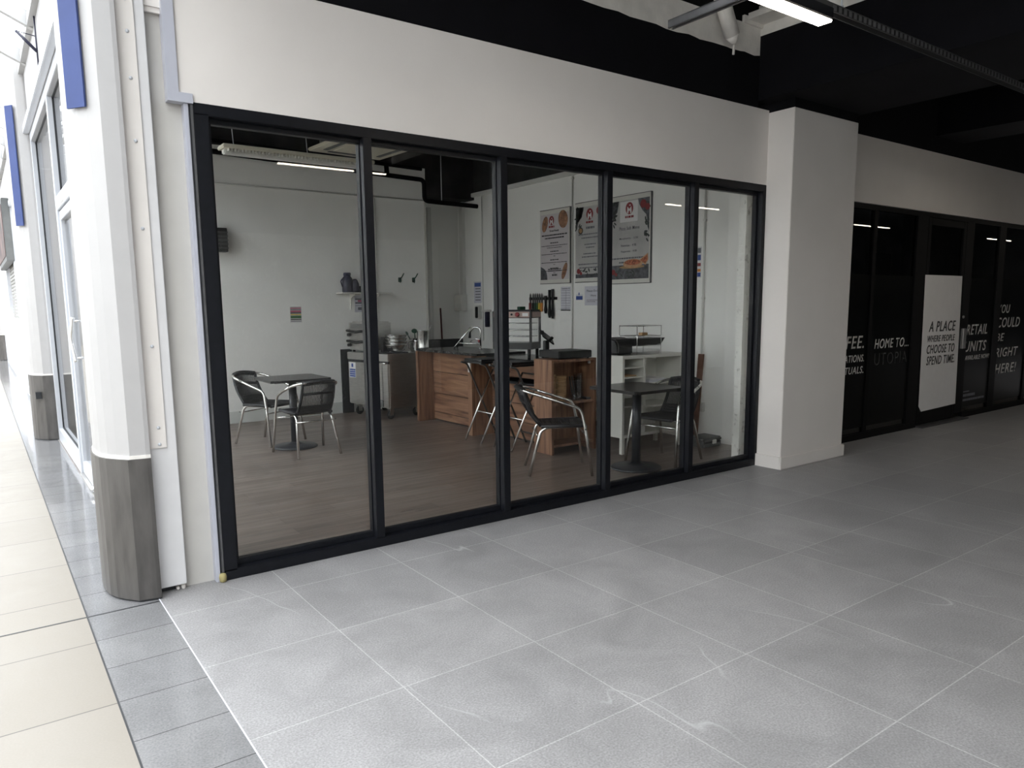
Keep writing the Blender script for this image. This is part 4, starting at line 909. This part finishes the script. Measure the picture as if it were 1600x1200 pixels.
rk = thing('wire_rack', 'two-tier chrome wire rack holding a black tray on the white unit', 'rack', (4.68, 1.33, ZT))
rx0, rx1, ry0, ry1 = 4.50, 4.86, 1.20, 1.46
mb = MB()
for (x, y) in ((rx0, ry0), (rx1, ry0), (rx0, ry1), (rx1, ry1)): mb.tube([(x, y, ZT), (x, y, ZT+0.30)], 0.0035, 6)
mb.build('posts', steel_polished, rk)
for z in (ZT+0.09, ZT+0.19, ZT+0.295):
    mb = MB(); mb.tube([(rx0, ry0, z), (rx1, ry0, z), (rx1, ry1, z), (rx0, ry1, z), (rx0, ry0, z)], 0.0035, 6)
    for k in range(1, 7): mb.tube([(rx0, ry0+k*0.037, z), (rx1, ry0+k*0.037, z)], 0.002, 5)
    mb.build('wire_shelf', steel_polished, rk)
tag(MB().extrude([(4.47, 1.21, ZT+0.098), (4.87, 1.21, ZT+0.098), (4.93, 1.21, ZT+0.165), (4.46, 1.21, ZT+0.165)], (0, 0.24, 0)).build('black_tray', black_plastic), 'deep black tray held in the chrome wire rack', 'tray')
tag(B(4.60, 4.84, 1.19, 1.44, ZT, ZT+0.05, 0.006).build('clear_box', clear_plastic), 'clear plastic box under the chrome wire rack', 'box')
tag(B(4.62, 4.70, 1.24, 1.30, ZT+0.196, ZT+0.225, 0.003).build('card_packet', kraft), 'small card packet on the upper tier of the chrome rack', 'packet')
# at the right wall
tag(MB().extrude([(5.43, 1.17, 0.0), (5.43, 1.24, 0.0), (5.515, 1.24, 0.98), (5.515, 1.17, 0.98)], (0.02, 0, 0)).build('brown_plank', brown_board), 'brown plank leaning on the right wall behind the near table', 'plank')
cse = thing('tool_case', 'flat grey plastic case with latch on the floor by the right wall', 'case', (5.3, 0.97, 0))
MB().box(5.16, 5.46, 0.84, 1.08, 0.0, 0.055, 0.012).build('base', grey_plastic, cse); MB().box(5.155, 5.465, 0.835, 1.085, 0.057, 0.105, 0.015).build('lid', grey_plastic, cse)
MB().box(5.30, 5.36, 0.825, 0.842, 0.035, 0.08, 0.004).build('latch', white_plastic, cse)
MB().box(5.18, 5.44, 0.832, 0.838, 0.052, 0.060).build('seam', gasket, cse)

# ================================================================== THINGS ON THE CAFE WALLS
PR = Plane((5.55, 0, 0), (0, -1, 0), (-1, 0, 0))       # right wall: u = -y
PBK = Plane((0, 5.88, 0), (1, 0, 0), (0, -1, 0))      # back wall: u = x
def conduit(name, pts, label, clips=(), r=0.011):
    t = thing(name, label, 'conduit', pts[0]); MB().tube(pts, r, 10).build('pipe', white_plastic, t)
    for c in clips: MB().box(c[0]-0.018, c[0]+0.018, c[1]-0.018, c[1]+0.018, c[2]-0.012, c[2]+0.012, 0.004).build('clip', white_plastic, t)
conduit('wall_conduit', [(-0.3, 5.862, 3.115), (4.66, 5.862, 3.125)], 'thin white conduit running level across the upper back wall', [(2.12, 5.866, 3.12), (3.05, 5.866, 3.12), (4.35, 5.866, 3.125)])
conduit('wall_conduit', [(3.80, 5.865, 0.2), (3.81, 5.865, 3.10)], 'thin white upright conduit on the back wall by the small shelf')
conduit('wall_conduit', [(5.532, 3.45, 0.0), (5.532, 3.45, 3.23)], 'white upright conduit on the right wall between the menu boards', [(5.536, 3.45, 3.2)])
conduit('wall_conduit', [(5.532, 1.21, 0.42), (5.532, 1.21, 3.23)], 'white upright conduit on the right wall down to the socket', [(5.536, 1.21, 1.6), (5.536, 1.21, 2.45)])
conduit('wall_conduit', [(5.534, 5.64, 0.98), (5.534, 5.64, 3.23)], 'thin upright conduit on the right wall behind the tap', (), 0.007)
tag(B(5.51, 5.55, 1.15, 1.27, 0.33, 0.43, 0.006).build('wall_socket', white_plastic), 'white wall socket low on the right wall below the conduit', 'socket')
ts_ = thing('towel_dispenser', 'white box dispenser on the wall in the nook, below trunking', 'dispenser', (5.42, 6.2, 1.45))
MB().box(5.43, 5.55, 6.12, 6.36, 1.45, 1.72, 0.012).build('body', white_plastic, ts_); MB().box(5.422, 5.435, 6.13, 6.35, 1.56, 1.71, 0.005).build('cover', white_laminate, ts_)
tag(B(5.49, 5.55, 6.16, 6.26, 1.72, 3.24, 0.004).build('wall_trunking', white_plastic), 'white square trunking rising from the box dispenser to the ceiling', 'trunking')
sd = thing('soap_dispenser', 'white and black soap dispenser on right wall above the tap', 'dispenser', (5.46, 5.74, 1.32))
MB().box(5.47, 5.55, 5.69, 5.80, 1.32, 1.54, 0.012).build('body', white_plastic, sd); MB().box(5.45, 5.48, 5.70, 5.76, 1.34, 1.52, 0.008).build('window', black_plastic, sd)
lb = thing('wall_lever', 'small white lever bracket on the right wall beside the soap dispenser', 'bracket', (5.46, 5.5, 1.45))
MB().box(5.45, 5.55, 5.42, 5.58, 1.44, 1.47, 0.005).build('plate', white_plastic, lb); MB().box(5.48, 5.55, 5.47, 5.52, 1.20, 1.44, 0.006).build('holder', navy_plastic, lb)

def notice(name, label, u0, u1, h0, h1, pl, m=paper_white, d=0.003, cat='notice'):
    t = thing(name, label, cat, pl.at((u0+u1)/2, h0)); mb = MB(); put_rect(mb, pl, u0, u1, h0, h1, 0.0005, d); mb.build('sheet', m, t); return t
def prt(t, pl, m, rects, d=0.003, name='print'):
    mb = MB()
    for r in rects: put_rect(mb, pl, *r, d, d+0.001)
    return mb.build(name, m, t)
# back wall
t = notice('allergy_notice', 'small notice of pink, yellow, green and black bars on the back wall', 2.49, 2.655, 1.325, 1.545, PBK)
prt(t, PBK, print_black, [(2.497, 2.648, 1.500+0.002, 1.512), (2.497, 2.648, 1.452, 1.468), (2.497, 2.648, 1.365, 1.378), (2.50, 2.645, 1.538, 1.543)])
prt(t, PBK, print_pink, [(2.497, 2.648, 1.470, 1.495), (2.497, 2.648, 1.518, 1.532)]); prt(t, PBK, print_yellow, [(2.497, 2.648, 1.430, 1.446)]); prt(t, PBK, print_green, [(2.497, 2.648, 1.386, 1.424)]); prt(t, PBK, print_grey, [(2.497, 2.648, 1.340, 1.346), (2.497, 2.648, 1.352, 1.357)])
t = notice('safety_notice', 'white notice with red and black bands below the small wall shelf', 3.45, 3.70, 1.46, 1.70, PBK, paper_lilac)
prt(t, PBK, print_black, [(3.46, 3.69, 1.640, 1.655), (3.46, 3.69, 1.585, 1.600)]); prt(t, PBK, print_pink, [(3.50, 3.58, 1.608, 1.634)]); prt(t, PBK, print_grey, [(3.50, 3.56, 1.49, 1.53), (3.46, 3.66, 1.55, 1.555), (3.46, 3.66, 1.665, 1.670)])
sh = thing('wall_shelf', 'small white bracket shelf on the back wall holding dark flasks', 'shelf', (3.56, 5.76, 1.72))
MB().box(3.17, 3.95, 5.64, 5.88, 1.722, 1.742, 0.003).build('board', white_laminate, sh)
for x in (3.38, 3.76):
    MB().extrude([(x, 5.88, 1.50), (x, 5.87, 1.50), (x, 5.845, 1.66), (x, 5.70, 1.708), (x, 5.70, 1.722), (x, 5.88, 1.722)], (0.02, 0, 0)).build('bracket', white_laminate, sh)
f1 = thing('flask', 'tall navy flask at the left of the small wall shelf', 'flask', (3.30, 5.76, 1.742))
MB().lathe([(0.068, 0), (0.075, 0.01), (0.075, 0.19), (0.05, 0.225), (0.045, 0.235)], (3.30, 5.76, 1.742), 22).build('body', navy_plastic, f1); MB().lathe([(0.052, 0), (0.052, 0.035), (0.046, 0.042)], (3.30, 5.76, 1.977), 18).build('cap', navy_plastic, f1)
MB().tube(smoothed([(3.235, 5.76, 1.94), (3.20, 5.76, 1.90), (3.225, 5.76, 1.82)], 0.02), 0.008).build('handle', navy_plastic, f1)
f2 = tag(MB().lathe([(0.055, 0), (0.06, 0.01), (0.058, 0.12), (0.04, 0.17), (0.02, 0.19)], (3.405, 5.74, 1.742), 20).build('blender_cup', navy_plastic), 'shorter tapered navy cup beside the tall flask', 'cup')
for k, (x, r, h, m, lb_) in enumerate(((3.475, 0.024, 0.09, black_plastic, 'small black pot next to the tapered navy cup'), (3.53, 0.026, 0.10, steel_polished, 'shiny steel shaker on the small wall shelf'), (3.62, 0.035, 0.07, clear_plastic, 'clear tumbler near the mullion on the small wall shelf'))):
    tag(MB().lathe([(r, 0), (r*1.05, h*0.1), (r*0.95, h*0.9), (r, h)], (x, 5.74, 1.742), 16).build(['spice_pot', 'steel_shaker', 'tumbler'][k], m), lb_, 'cup')
for x, lb_ in ((4.19, 'dark green wall hook on the back wall, left of the pair'), (4.425, 'dark green wall hook on the back wall, next to the nook')):
    hk = thing('coat_hook', lb_, 'hook', (x, 5.87, 1.93), 'green wall hooks'); MB().box(x-0.025, x+0.025, 5.868, 5.88, 1.90, 1.97, 0.004).build('plate', green_plastic, hk)
    MB().tube(smoothed([(x-0.01, 5.87, 1.95), (x+0.005, 5.83, 1.96), (x+0.04, 5.81, 2.03)], 0.02), 0.008).build('peg', green_plastic, hk); MB().tube(smoothed([(x, 5.87, 1.92), (x-0.01, 5.83, 1.89), (x-0.03, 5.82, 1.91)], 0.02), 0.007).build('peg', green_plastic, hk)
ht = thing('wall_heater', 'black finned wall heater high on the back wall, left pane', 'heater', (1.5, 5.8, 2.28))
MB().box(1.25, 1.675, 5.70, 5.84, 2.25, 2.55, 0.006).build('housing', black_plastic, ht)
MB().box(1.40, 1.50, 5.84, 5.88, 2.38, 2.48).build('bracket', black_frame, ht)
for z in (2.29, 2.34, 2.39, 2.44, 2.49): MB().box(1.24, 1.68, 5.692, 5.702, z, z+0.015, 0.003).build('fin', dark_tube, ht)
# right wall notices
t = notice('cleaning_notice', 'white notice with blue heading on the right wall near the soap', -5.92, -5.70, 1.58, 1.92, PR, paper_lilac)
prt(t, PR, print_blue, [(-5.90, -5.72, 1.84, 1.90)]); prt(t, PR, print_grey, [(-5.88, -5.73, 1.80-k*0.045, 1.815-k*0.045) for k in range(5)])
t = notice('rota_sheet', 'lined rota sheet pinned below the first menu board', -3.71, -3.50, 1.46, 1.785, PR, paper_lilac)
prt(t, PR, print_grey, [(-3.70, -3.51, 1.49+k*0.035, 1.494+k*0.035) for k in range(8)]+[(-3.60, -3.596, 1.47, 1.74), (-3.69, -3.56, 1.755, 1.765), (-3.545, -3.52, 1.758, 1.768)]); prt(t, PR, print_black, [(-3.71, -3.50, 1.46, 1.473)])
t = notice('blue_sign', 'small blue sign beneath the second menu board', -3.39, -3.25, 1.60, 1.68, PR)
prt(t, PR, print_blue, [(-3.385, -3.255, 1.605, 1.655), (-3.335, -3.315, 1.665, 1.70)])
t = notice('take_out_notice', 'white paper notice under the second menu board beside the blue sign', -3.21, -2.86, 1.53, 1.78, PR, paper_lilac)
mb = MB(); put_text(mb, PR, 'Please Order', -3.17, -2.92, 1.705, 1.735, 0.003, 0.004); put_text(mb, PR, 'Here', -3.09, -2.99, 1.645, 1.675, 0.003, 0.004); greek(mb, PR, -3.17, -2.95, 1.595, 0.008, 0.003); greek(mb, PR, -3.17, -3.0, 1.575, 0.008, 0.003); mb.build('print', print_grey, t)
t = notice('safety_chart', 'narrow colourful safety chart on the right wall beside the conduit', -1.50, -1.255, 1.83, 2.17, PR)
rg = random.Random(9)
for m_, rows in ((print_grey, ((2.10, 2.155), )), (print_blue, ((1.84, 1.885), (2.02, 2.08))), (print_red, ((1.955, 1.99), )), (print_orange, ((1.895, 1.925), ))):
    prt(t, PR, m_, [(-1.49+k*0.06, -1.49+k*0.06+0.045, a, b) for (a, b) in rows for k in range(4)])
# menu boards
def leafs(mb, pl, cu, chh, n, su, sh_, rgen, d):
    for _ in range(n):
        a = rgen.uniform(0, PI); u = cu+rgen.uniform(-su, su); h = chh+rgen.uniform(-sh_, sh_); put_poly(mb, pl, ell(u, h, 0.028, 0.011, 10, a), d, d+0.0012)
def menu(label, y0, y1, z0, z1, kind):
    u0, u1 = -y0, -y1; w = u1-u0; hgt = z1-z0; rgen = random.Random(len(label))
    t = thing('menu_board', label, 'menu board', PR.at((u0+u1)/2, z0), 'menu boards on the right wall')
    mb = MB(); put_rect(mb, PR, u0, u1, z0, z1, 0.0, 0.018); mb.build('board', white_laminate, t)
    mb = MB(); put_rect(mb, PR, u1-0.002, u1+0.012, z0-0.005, z1+0.005, 0.0, 0.02); put_rect(mb, PR, u0, u1, z1, z1+0.008, 0, 0.02); put_rect(mb, PR, u0, u1, z0-0.008, z0, 0, 0.02); mb.build('frame', galv, t)
    a0, a1, b0, b1 = u0+0.015, u1-0.02, z0+0.05, z1-0.055; D = 0.018
    mb = MB(); put_rect(mb, PR, a0, a1, b0, b1, D, D+0.0015); mb.build('print_sheet', MATS['poster_ground'] if kind else MATS['poster_pale'], t); D += 0.0015
    cw = a1-a0
    if kind == 0:
        mb = MB(); put_poly(mb, PR, ell(a0+0.10, b1-0.13, 0.06, 0.11, 24, -0.3), D, D+0.001); put_poly(mb, PR, ell(a1-0.12, b1-0.09, 0.10, 0.12, 24, 0.2), D, D+0.001); put_poly(mb, PR, ell(a1-0.09, b0+0.11, 0.045, 0.12, 20, -0.4), D, D+0.001); mb.build('picture', MATS['bread_print'], t)
        mb = MB(); put_poly(mb, PR, [(a0, b0)]+[(a0+q, b0+p) for q, p in ((0.15, 0), (0.145, 0.05), (0.13, 0.10), (0.10, 0.14), (0.05, 0.165), (0, 0.185))], D, D+0.001); mb.build('picture', MATS['slate_print'], t)
    else:
        mb = MB(); put_poly(mb, PR, [(a0, b1), (a0, b1-0.30), (a0+0.03, b1-0.26), (a0+0.05, b1-0.19), (a0+0.11, b1-0.13), (a0+0.15, b1-0.05), (a0+0.16, b1)], D, D+0.001) if kind == 1 else put_rect(mb, PR, a0, a1, b0, b0+0.17, D, D+0.001)
        put_rect(mb, PR, a0, a1, b0, b0+0.05, D, D+0.001) if kind == 1 else put_poly(mb, PR, [(a1, b1), (a1-0.19, b1), (a1-0.17, b1-0.07), (a1-0.11, b1-0.15), (a1-0.05, b1-0.20), (a1-0.03, b1-0.34), (a1, b1-0.40)], D, D+0.001); put_poly(mb, PR, [(a0, b1), (a0, b1-0.26), (a0+0.05, b1-0.18), (a0+0.12, b1-0.13), (a0+0.15, b1)], D, D+0.001); mb.build('picture', MATS['slate_print'], t)
        mb = MB(); leafs(mb, PR, a0+0.05, b1-0.15, 16, 0.05, 0.16, rgen, D+0.001); leafs(mb, PR, a1-0.04, b1-0.28, 16, 0.035, 0.22, rgen, D+0.001); leafs(mb, PR, a0+0.25, b0+0.07, 14, 0.2, 0.05, rgen, D+0.001); mb.build('herb_print', MATS['herb_print'], t)
        mb = MB()
        for (u, h, r) in ((a1-0.10, b1-0.07, 0.05), (a1-0.03, b1-0.11, 0.04), (a0+0.06, b0+0.09, 0.035), (a0+0.11, b0+0.06, 0.022)): put_poly(mb, PR, ell(u, h, r, r, 16), D+0.0015, D+0.003)
        mb.build('tomato_print', print_red, t)
        if kind == 2:
            mb = MB(); put_poly(mb, PR, ell(a0+0.38, b0+0.145, 0.215, 0.02, 24), D+0.0015, D+0.002); mb.build('board_print', kraft, t)
            mb = MB(); put_poly(mb, PR, ell(a0+0.40, b0+0.185, 0.165, 0.055, 28), D+0.0022, D+0.003); put_poly(mb, PR, [(a1-0.16, b0+0.22), (a1-0.01, b0+0.30), (a1-0.005, b0+0.22), (a1-0.05, b0+0.16)], D+0.0034, D+0.004); mb.build('pizza_crust_print', MATS['crust_print'], t)
            mb = MB(); put_poly(mb, PR, ell(a0+0.40, b0+0.20, 0.135, 0.033, 28), D+0.0032, D+0.0036); put_poly(mb, PR, [(a1-0.14, b0+0.218), (a1-0.02, b0+0.28), (a1-0.02, b0+0.222), (a1-0.055, b0+0.178)], D+0.0042, D+0.0046); mb.build('pizza_top_print', MATS['pizza_print'], t)
            mb = MB(); put_rect(mb, PR, a0+0.17, a1-0.19, b1-0.26, b1-0.015, D+0.001, D+0.0018); mb.build('logo_patch', paper_white, t)
        else:
            mb = MB(); put_poly(mb, PR, ell(a0+0.10, b1-0.30, 0.045, 0.045, 24), D+0.001, D+0.0018); mb.build('badge', print_black, t)
            mb = MB(); put_poly(mb, PR, ell(a0+0.10, b1-0.30, 0.032, 0.032, 20), D+0.002, D+0.0028); mb.build('badge_centre', kraft, t)
    # round red emblem with pale M shape and word strip
    cu = (a0+a1)/2-(0.06 if kind == 0 else 0.0); chh = b1-(0.10 if kind else 0.09); r = 0.055 if kind == 0 else 0.065
    lg = MB(); put_poly(lg, PR, ell(cu, chh, r, r*1.12, 30), D+0.002, D+0.003); lg = lg.build('emblem', print_red, t)
    mb = MB(); put_poly(mb, PR, [(cu-r*0.62, chh-r*0.8), (cu-r*0.5, chh+r*0.35), (cu, chh-r*0.15), (cu+r*0.5, chh+r*0.35), (cu+r*0.62, chh-r*0.8), (cu+r*0.3, chh-r*1.0), (cu+r*0.15, chh-r*0.45), (cu-r*0.15, chh-r*0.45), (cu-r*0.3, chh-r*1.0)], D+0.0032, D+0.004)
    put_poly(mb, PR, ell(cu+r*0.15, chh+r*0.55, r*0.22, r*0.12, 12), D+0.0032, D+0.004); mb.build('emblem_shape', paper_white, lg)
    mb = MB(); greek(mb, PR, cu-r*1.1, cu+r*1.1, chh-r*1.75, 0.026, D+0.002, rgen); mb.build('emblem_word', print_red, lg)
    mb = MB(); md = (a0+a1)/2; q = D+0.002
    if kind == 0:
        put_text(mb, PR, 'Bread Ready', md-0.10, md+0.10, b1-0.25, b1-0.215, q, 0.01)
        greek(mb, PR, a0+0.03, a1-0.03, b1-0.295, 0.018, q, rgen); greek(mb, PR, a0+0.10, a1-0.10, b1-0.335, 0.018, q, rgen)
        for k in range(4):
            h = b1-0.40-k*0.115; greek(mb, PR, md-0.09, md+0.09, h, 0.013, q, rgen); greek(mb, PR, a0+0.02, a1-0.03, h-0.035, 0.009, q, rgen)
            greek(mb, PR, md-0.16 if k == 0 else md-0.02, md+0.16 if k == 0 else md+0.02, h-0.062, 0.008, q, rgen)
        greek(mb, PR, md-0.14, md+0.14, b0+0.135, 0.014, q, rgen); greek(mb, PR, md-0.14, md+0.14, b0+0.112, 0.014, q, rgen); greek(mb, PR, md-0.05, md+0.06, b0+0.05, 0.024, q, rgen)
    elif kind == 1:
        greek(mb, PR, md-0.07, md+0.10, b1-0.285, 0.028, q, rgen)
        for h, a, b in ((0.36, -0.22, 0.22), (0.405, -0.16, 0.2), (0.49, -0.1, 0.12), (0.53, -0.07, 0.1), (0.61, -0.12, 0.12), (0.65, -0.15, 0.2), (0.745, -0.22, 0.22), (0.79, -0.2, 0.2)): greek(mb, PR, md+a, md+b, b1-h, 0.015, q, rgen)
    else:
        put_text(mb, PR, 'Pizza Sub Menu', md-0.17, md+0.17, b1-0.355, b1-0.315, q, 0.002)
        put_text(mb, PR, 'Margherita - 3.50', md-0.17, md+0.15, b1-0.475, b1-0.445, q, 0.002); put_text(mb, PR, 'Hawaiian - 4.00', md-0.14, md+0.12, b1-0.555, b1-0.527, q, 0.002); put_text(mb, PR, 'Pepperoni - 4.00', md-0.14, md+0.13, b1-0.632, b1-0.600, q, 0.002)
        greek(mb, PR, a0+0.04, a1-0.05, b1-0.705, 0.018, q, rgen); greek(mb, PR, md-0.17, md+0.15, b1-0.755, 0.018, q, rgen)
    mb.build('lettering', print_grey if kind else print_black, t)
    return t
mat('poster_pale', (0.60, 0.56, 0.58), 0.5, var=0.06, scale=3); mat('poster_ground', (0.50, 0.49, 0.48), 0.5, var=0.18, scale=2.5)
mat('slate_print', (0.085, 0.088, 0.10), 0.5, var=0.6, scale=16); mat('bread_print', (0.30, 0.15, 0.085), 0.5, var=0.5, scale=22); mat('herb_print', (0.045, 0.055, 0.05), 0.5, var=0.4)
mat('crust_print', (0.52, 0.30, 0.16), 0.5, var=0.25, scale=24); mat('pizza_print', (0.40, 0.12, 0.055), 0.5, var=0.7, scale=40)
menu('printed bread menu board, first of three, with bread pictures at top', 4.15, 3.50, 1.84, 2.84, 0)
menu('middle printed menu board with dark herbs and round badge, partly behind mullion', 3.39, 2.80, 1.84, 2.86, 1)
menu('printed pizza menu board with large pizza picture, third of three', 2.72, 2.02, 1.80, 2.855, 2)
# knife rack
kr = thing('knife_rack', 'black magnetic rack of colour-handled knives on the right wall', 'knife rack', PR.at(-4.1, 1.6))
mb = MB(); put_rect(mb, PR, -4.42, -3.79, 1.61, 1.65, 0.0, 0.015); mb.build('bar', black_plastic, kr)
for k, (y, m_, cn) in enumerate(((4.39, print_red, 'red'), (4.32, black_plastic, 'black'), (4.27, green_plastic, 'dark green'), (4.22, print_green, 'green'), (4.17, print_yellow, 'yellow'), (4.115, print_orange, 'orange'))):
    kn = thing('kitchen_knife', '%s-handled kitchen knife on the black magnetic rack' % cn, 'knife', PR.at(-y, 1.5, 0.02), 'knives on the rack')
    mb = MB(); put_poly(mb, PR, [(-y-0.016, 1.56), (-y+0.016, 1.56), (-y+0.014, 1.68), (-y, 1.71), (-y-0.014, 1.68)], 0.016, 0.019); mb.build('blade', dark_tube, kn)
    mb = MB(); put_poly(mb, PR, [(-y-0.016, 1.45-0.005*(k % 2)), (-y+0.016, 1.45), (-y+0.017, 1.57), (-y-0.017, 1.57)], 0.015, 0.033); mb.build('handle', m_, kn)
for y, h0, h1, lb_ in ((4.02, 1.42, 1.67, 'dark whisk hanging on the magnetic rack right of the orange knife'), (3.93, 1.36, 1.75, 'long black spatula on the magnetic rack'), (3.86, 1.35, 1.76, 'long black tongs at the end of the magnetic rack')):
    t = thing('hanging_utensil', lb_, 'utensil', PR.at(-y, h0, 0.02), 'black utensils on the rack')
    mb = MB(); put_poly(mb, PR, [(-y-0.02, h1), (-y+0.02, h1), (-y+0.012, (h0+h1)/2), (-y+0.028, h0+0.05), (-y+0.012, h0), (-y-0.012, h0), (-y-0.028, h0+0.05), (-y-0.012, (h0+h1)/2)], 0.016, 0.036); mb.build('shaft', black_plastic, t)

# ================================================================== CAFE CEILING
bl = thing('batten_light', 'unlit white batten light hanging on chains inside the cafe', 'light', (1.65, 3.0, 2.95))
MB().box(0.93, 2.42, 2.90, 3.10, 2.985, 3.02, 0.006).build('reflector', cream_ac, bl)
MB().box(0.95, 2.40, 2.96, 3.04, 2.94, 2.985, 0.008).build('housing', white_plastic, bl)
mb = MB()
for k in range(46): mb.box(0.98+k*0.031, 0.985+k*0.031, 2.91, 3.09, 2.962, 2.986)
mb.build('louvre', white_plastic, bl)
for x in (1.05, 1.75): MB().tube([(x, 3.0, 3.02), (x-0.05, 3.0, 3.98)], 0.004, 6).build('chain', white_alu, bl)
ac = thing('ceiling_cassette', 'cream square air conditioning cassette in the dark cafe ceiling', 'air conditioner', (3.09, 4.60, 3.5))
mb = MB(); mb.box(-0.51, 0.51, -0.51, 0.51, 3.49, 3.53, 0.01); mb.xf(Matrix.Translation((3.09, 4.60, 0)) @ Matrix.Rotation(0.06, 4, 'Z')); mb.build('panel', cream_ac, ac)
mb = MB(); mb.box(-0.28, 0.28, -0.28, 0.28, 3.478, 3.492, 0.006); mb.xf(Matrix.Translation((3.09, 4.60, 0)) @ Matrix.Rotation(0.06, 4, 'Z')); mb.build('intake_grille', cream_ac, ac)
for k in range(4):
    mb = MB(); mb.box(-0.30, 0.30, 0.34, 0.40, 3.482, 3.4915, 0.002); mb.xf(Matrix.Translation((3.09, 4.60, 0)) @ Matrix.Rotation(0.06+k*PI/2, 4, 'Z')); mb.build('air_slot', grey_plastic, ac)
mb = MB(); mb.box(-0.40, 0.40, -0.40, 0.40, 3.53, 3.80); mb.xf(Matrix.Translation((3.09, 4.60, 0)) @ Matrix.Rotation(0.06, 4, 'Z')); mb.build('body', galv, ac)
for dx in (-0.38, 0.38): MB().tube([(3.05+dx, 4.62, 3.6), (3.05+dx, 4.62, 3.98)], 0.006, 6).build('hanger', galv, ac)
pz = thing('black_pipework', 'black painted pipes stepping down along the cafe ceiling', 'pipe', (3, 5.5, 3.05))
MB().tube(smoothed([(-0.28, 5.5, 3.49), (4.44, 5.5, 3.36), (4.44, 5.5, 3.065), (5.36, 5.5, 3.05)], 0.07), 0.033, 12).build('lower_pipe', black_paint, pz)
MB().tube([(-0.28, 5.55, 3.62), (4.43, 5.55, 3.52)], 0.026, 12).build('upper_pipe', black_paint, pz)
MB().tube([(3.86, 5.52, 3.38), (3.86, 5.54, 3.53)], 0.034, 12).build('link_pipe', black_paint, pz)
MB().tube([(4.73, 5.5, 3.06), (4.73, 5.5, 3.98)], 0.006, 8).build('hanger', white_alu, pz)
MB().lathe([(0.05, 0), (0.05, 0.05)], (4.73, 5.5, 3.035), 12).build('clamp', black_paint, pz)
st2 = thing('cafe_channel', 'short grey channel hanging under the cafe ceiling by the left pane', 'channel', (0.62, 2.0, 2.78))
MB().box(0.30, 0.345, 1.3, 2.6, 2.87, 2.91, 0.002).build('channel', galv, st2); MB().tube([(0.32, 1.5, 2.9), (0.32, 1.5, 3.98)], 0.005, 6).build('hanger', white_alu, st2); MB().tube([(0.32, 2.4, 2.9), (0.32, 2.4, 3.98)], 0.005, 6).build('hanger', white_alu, st2)
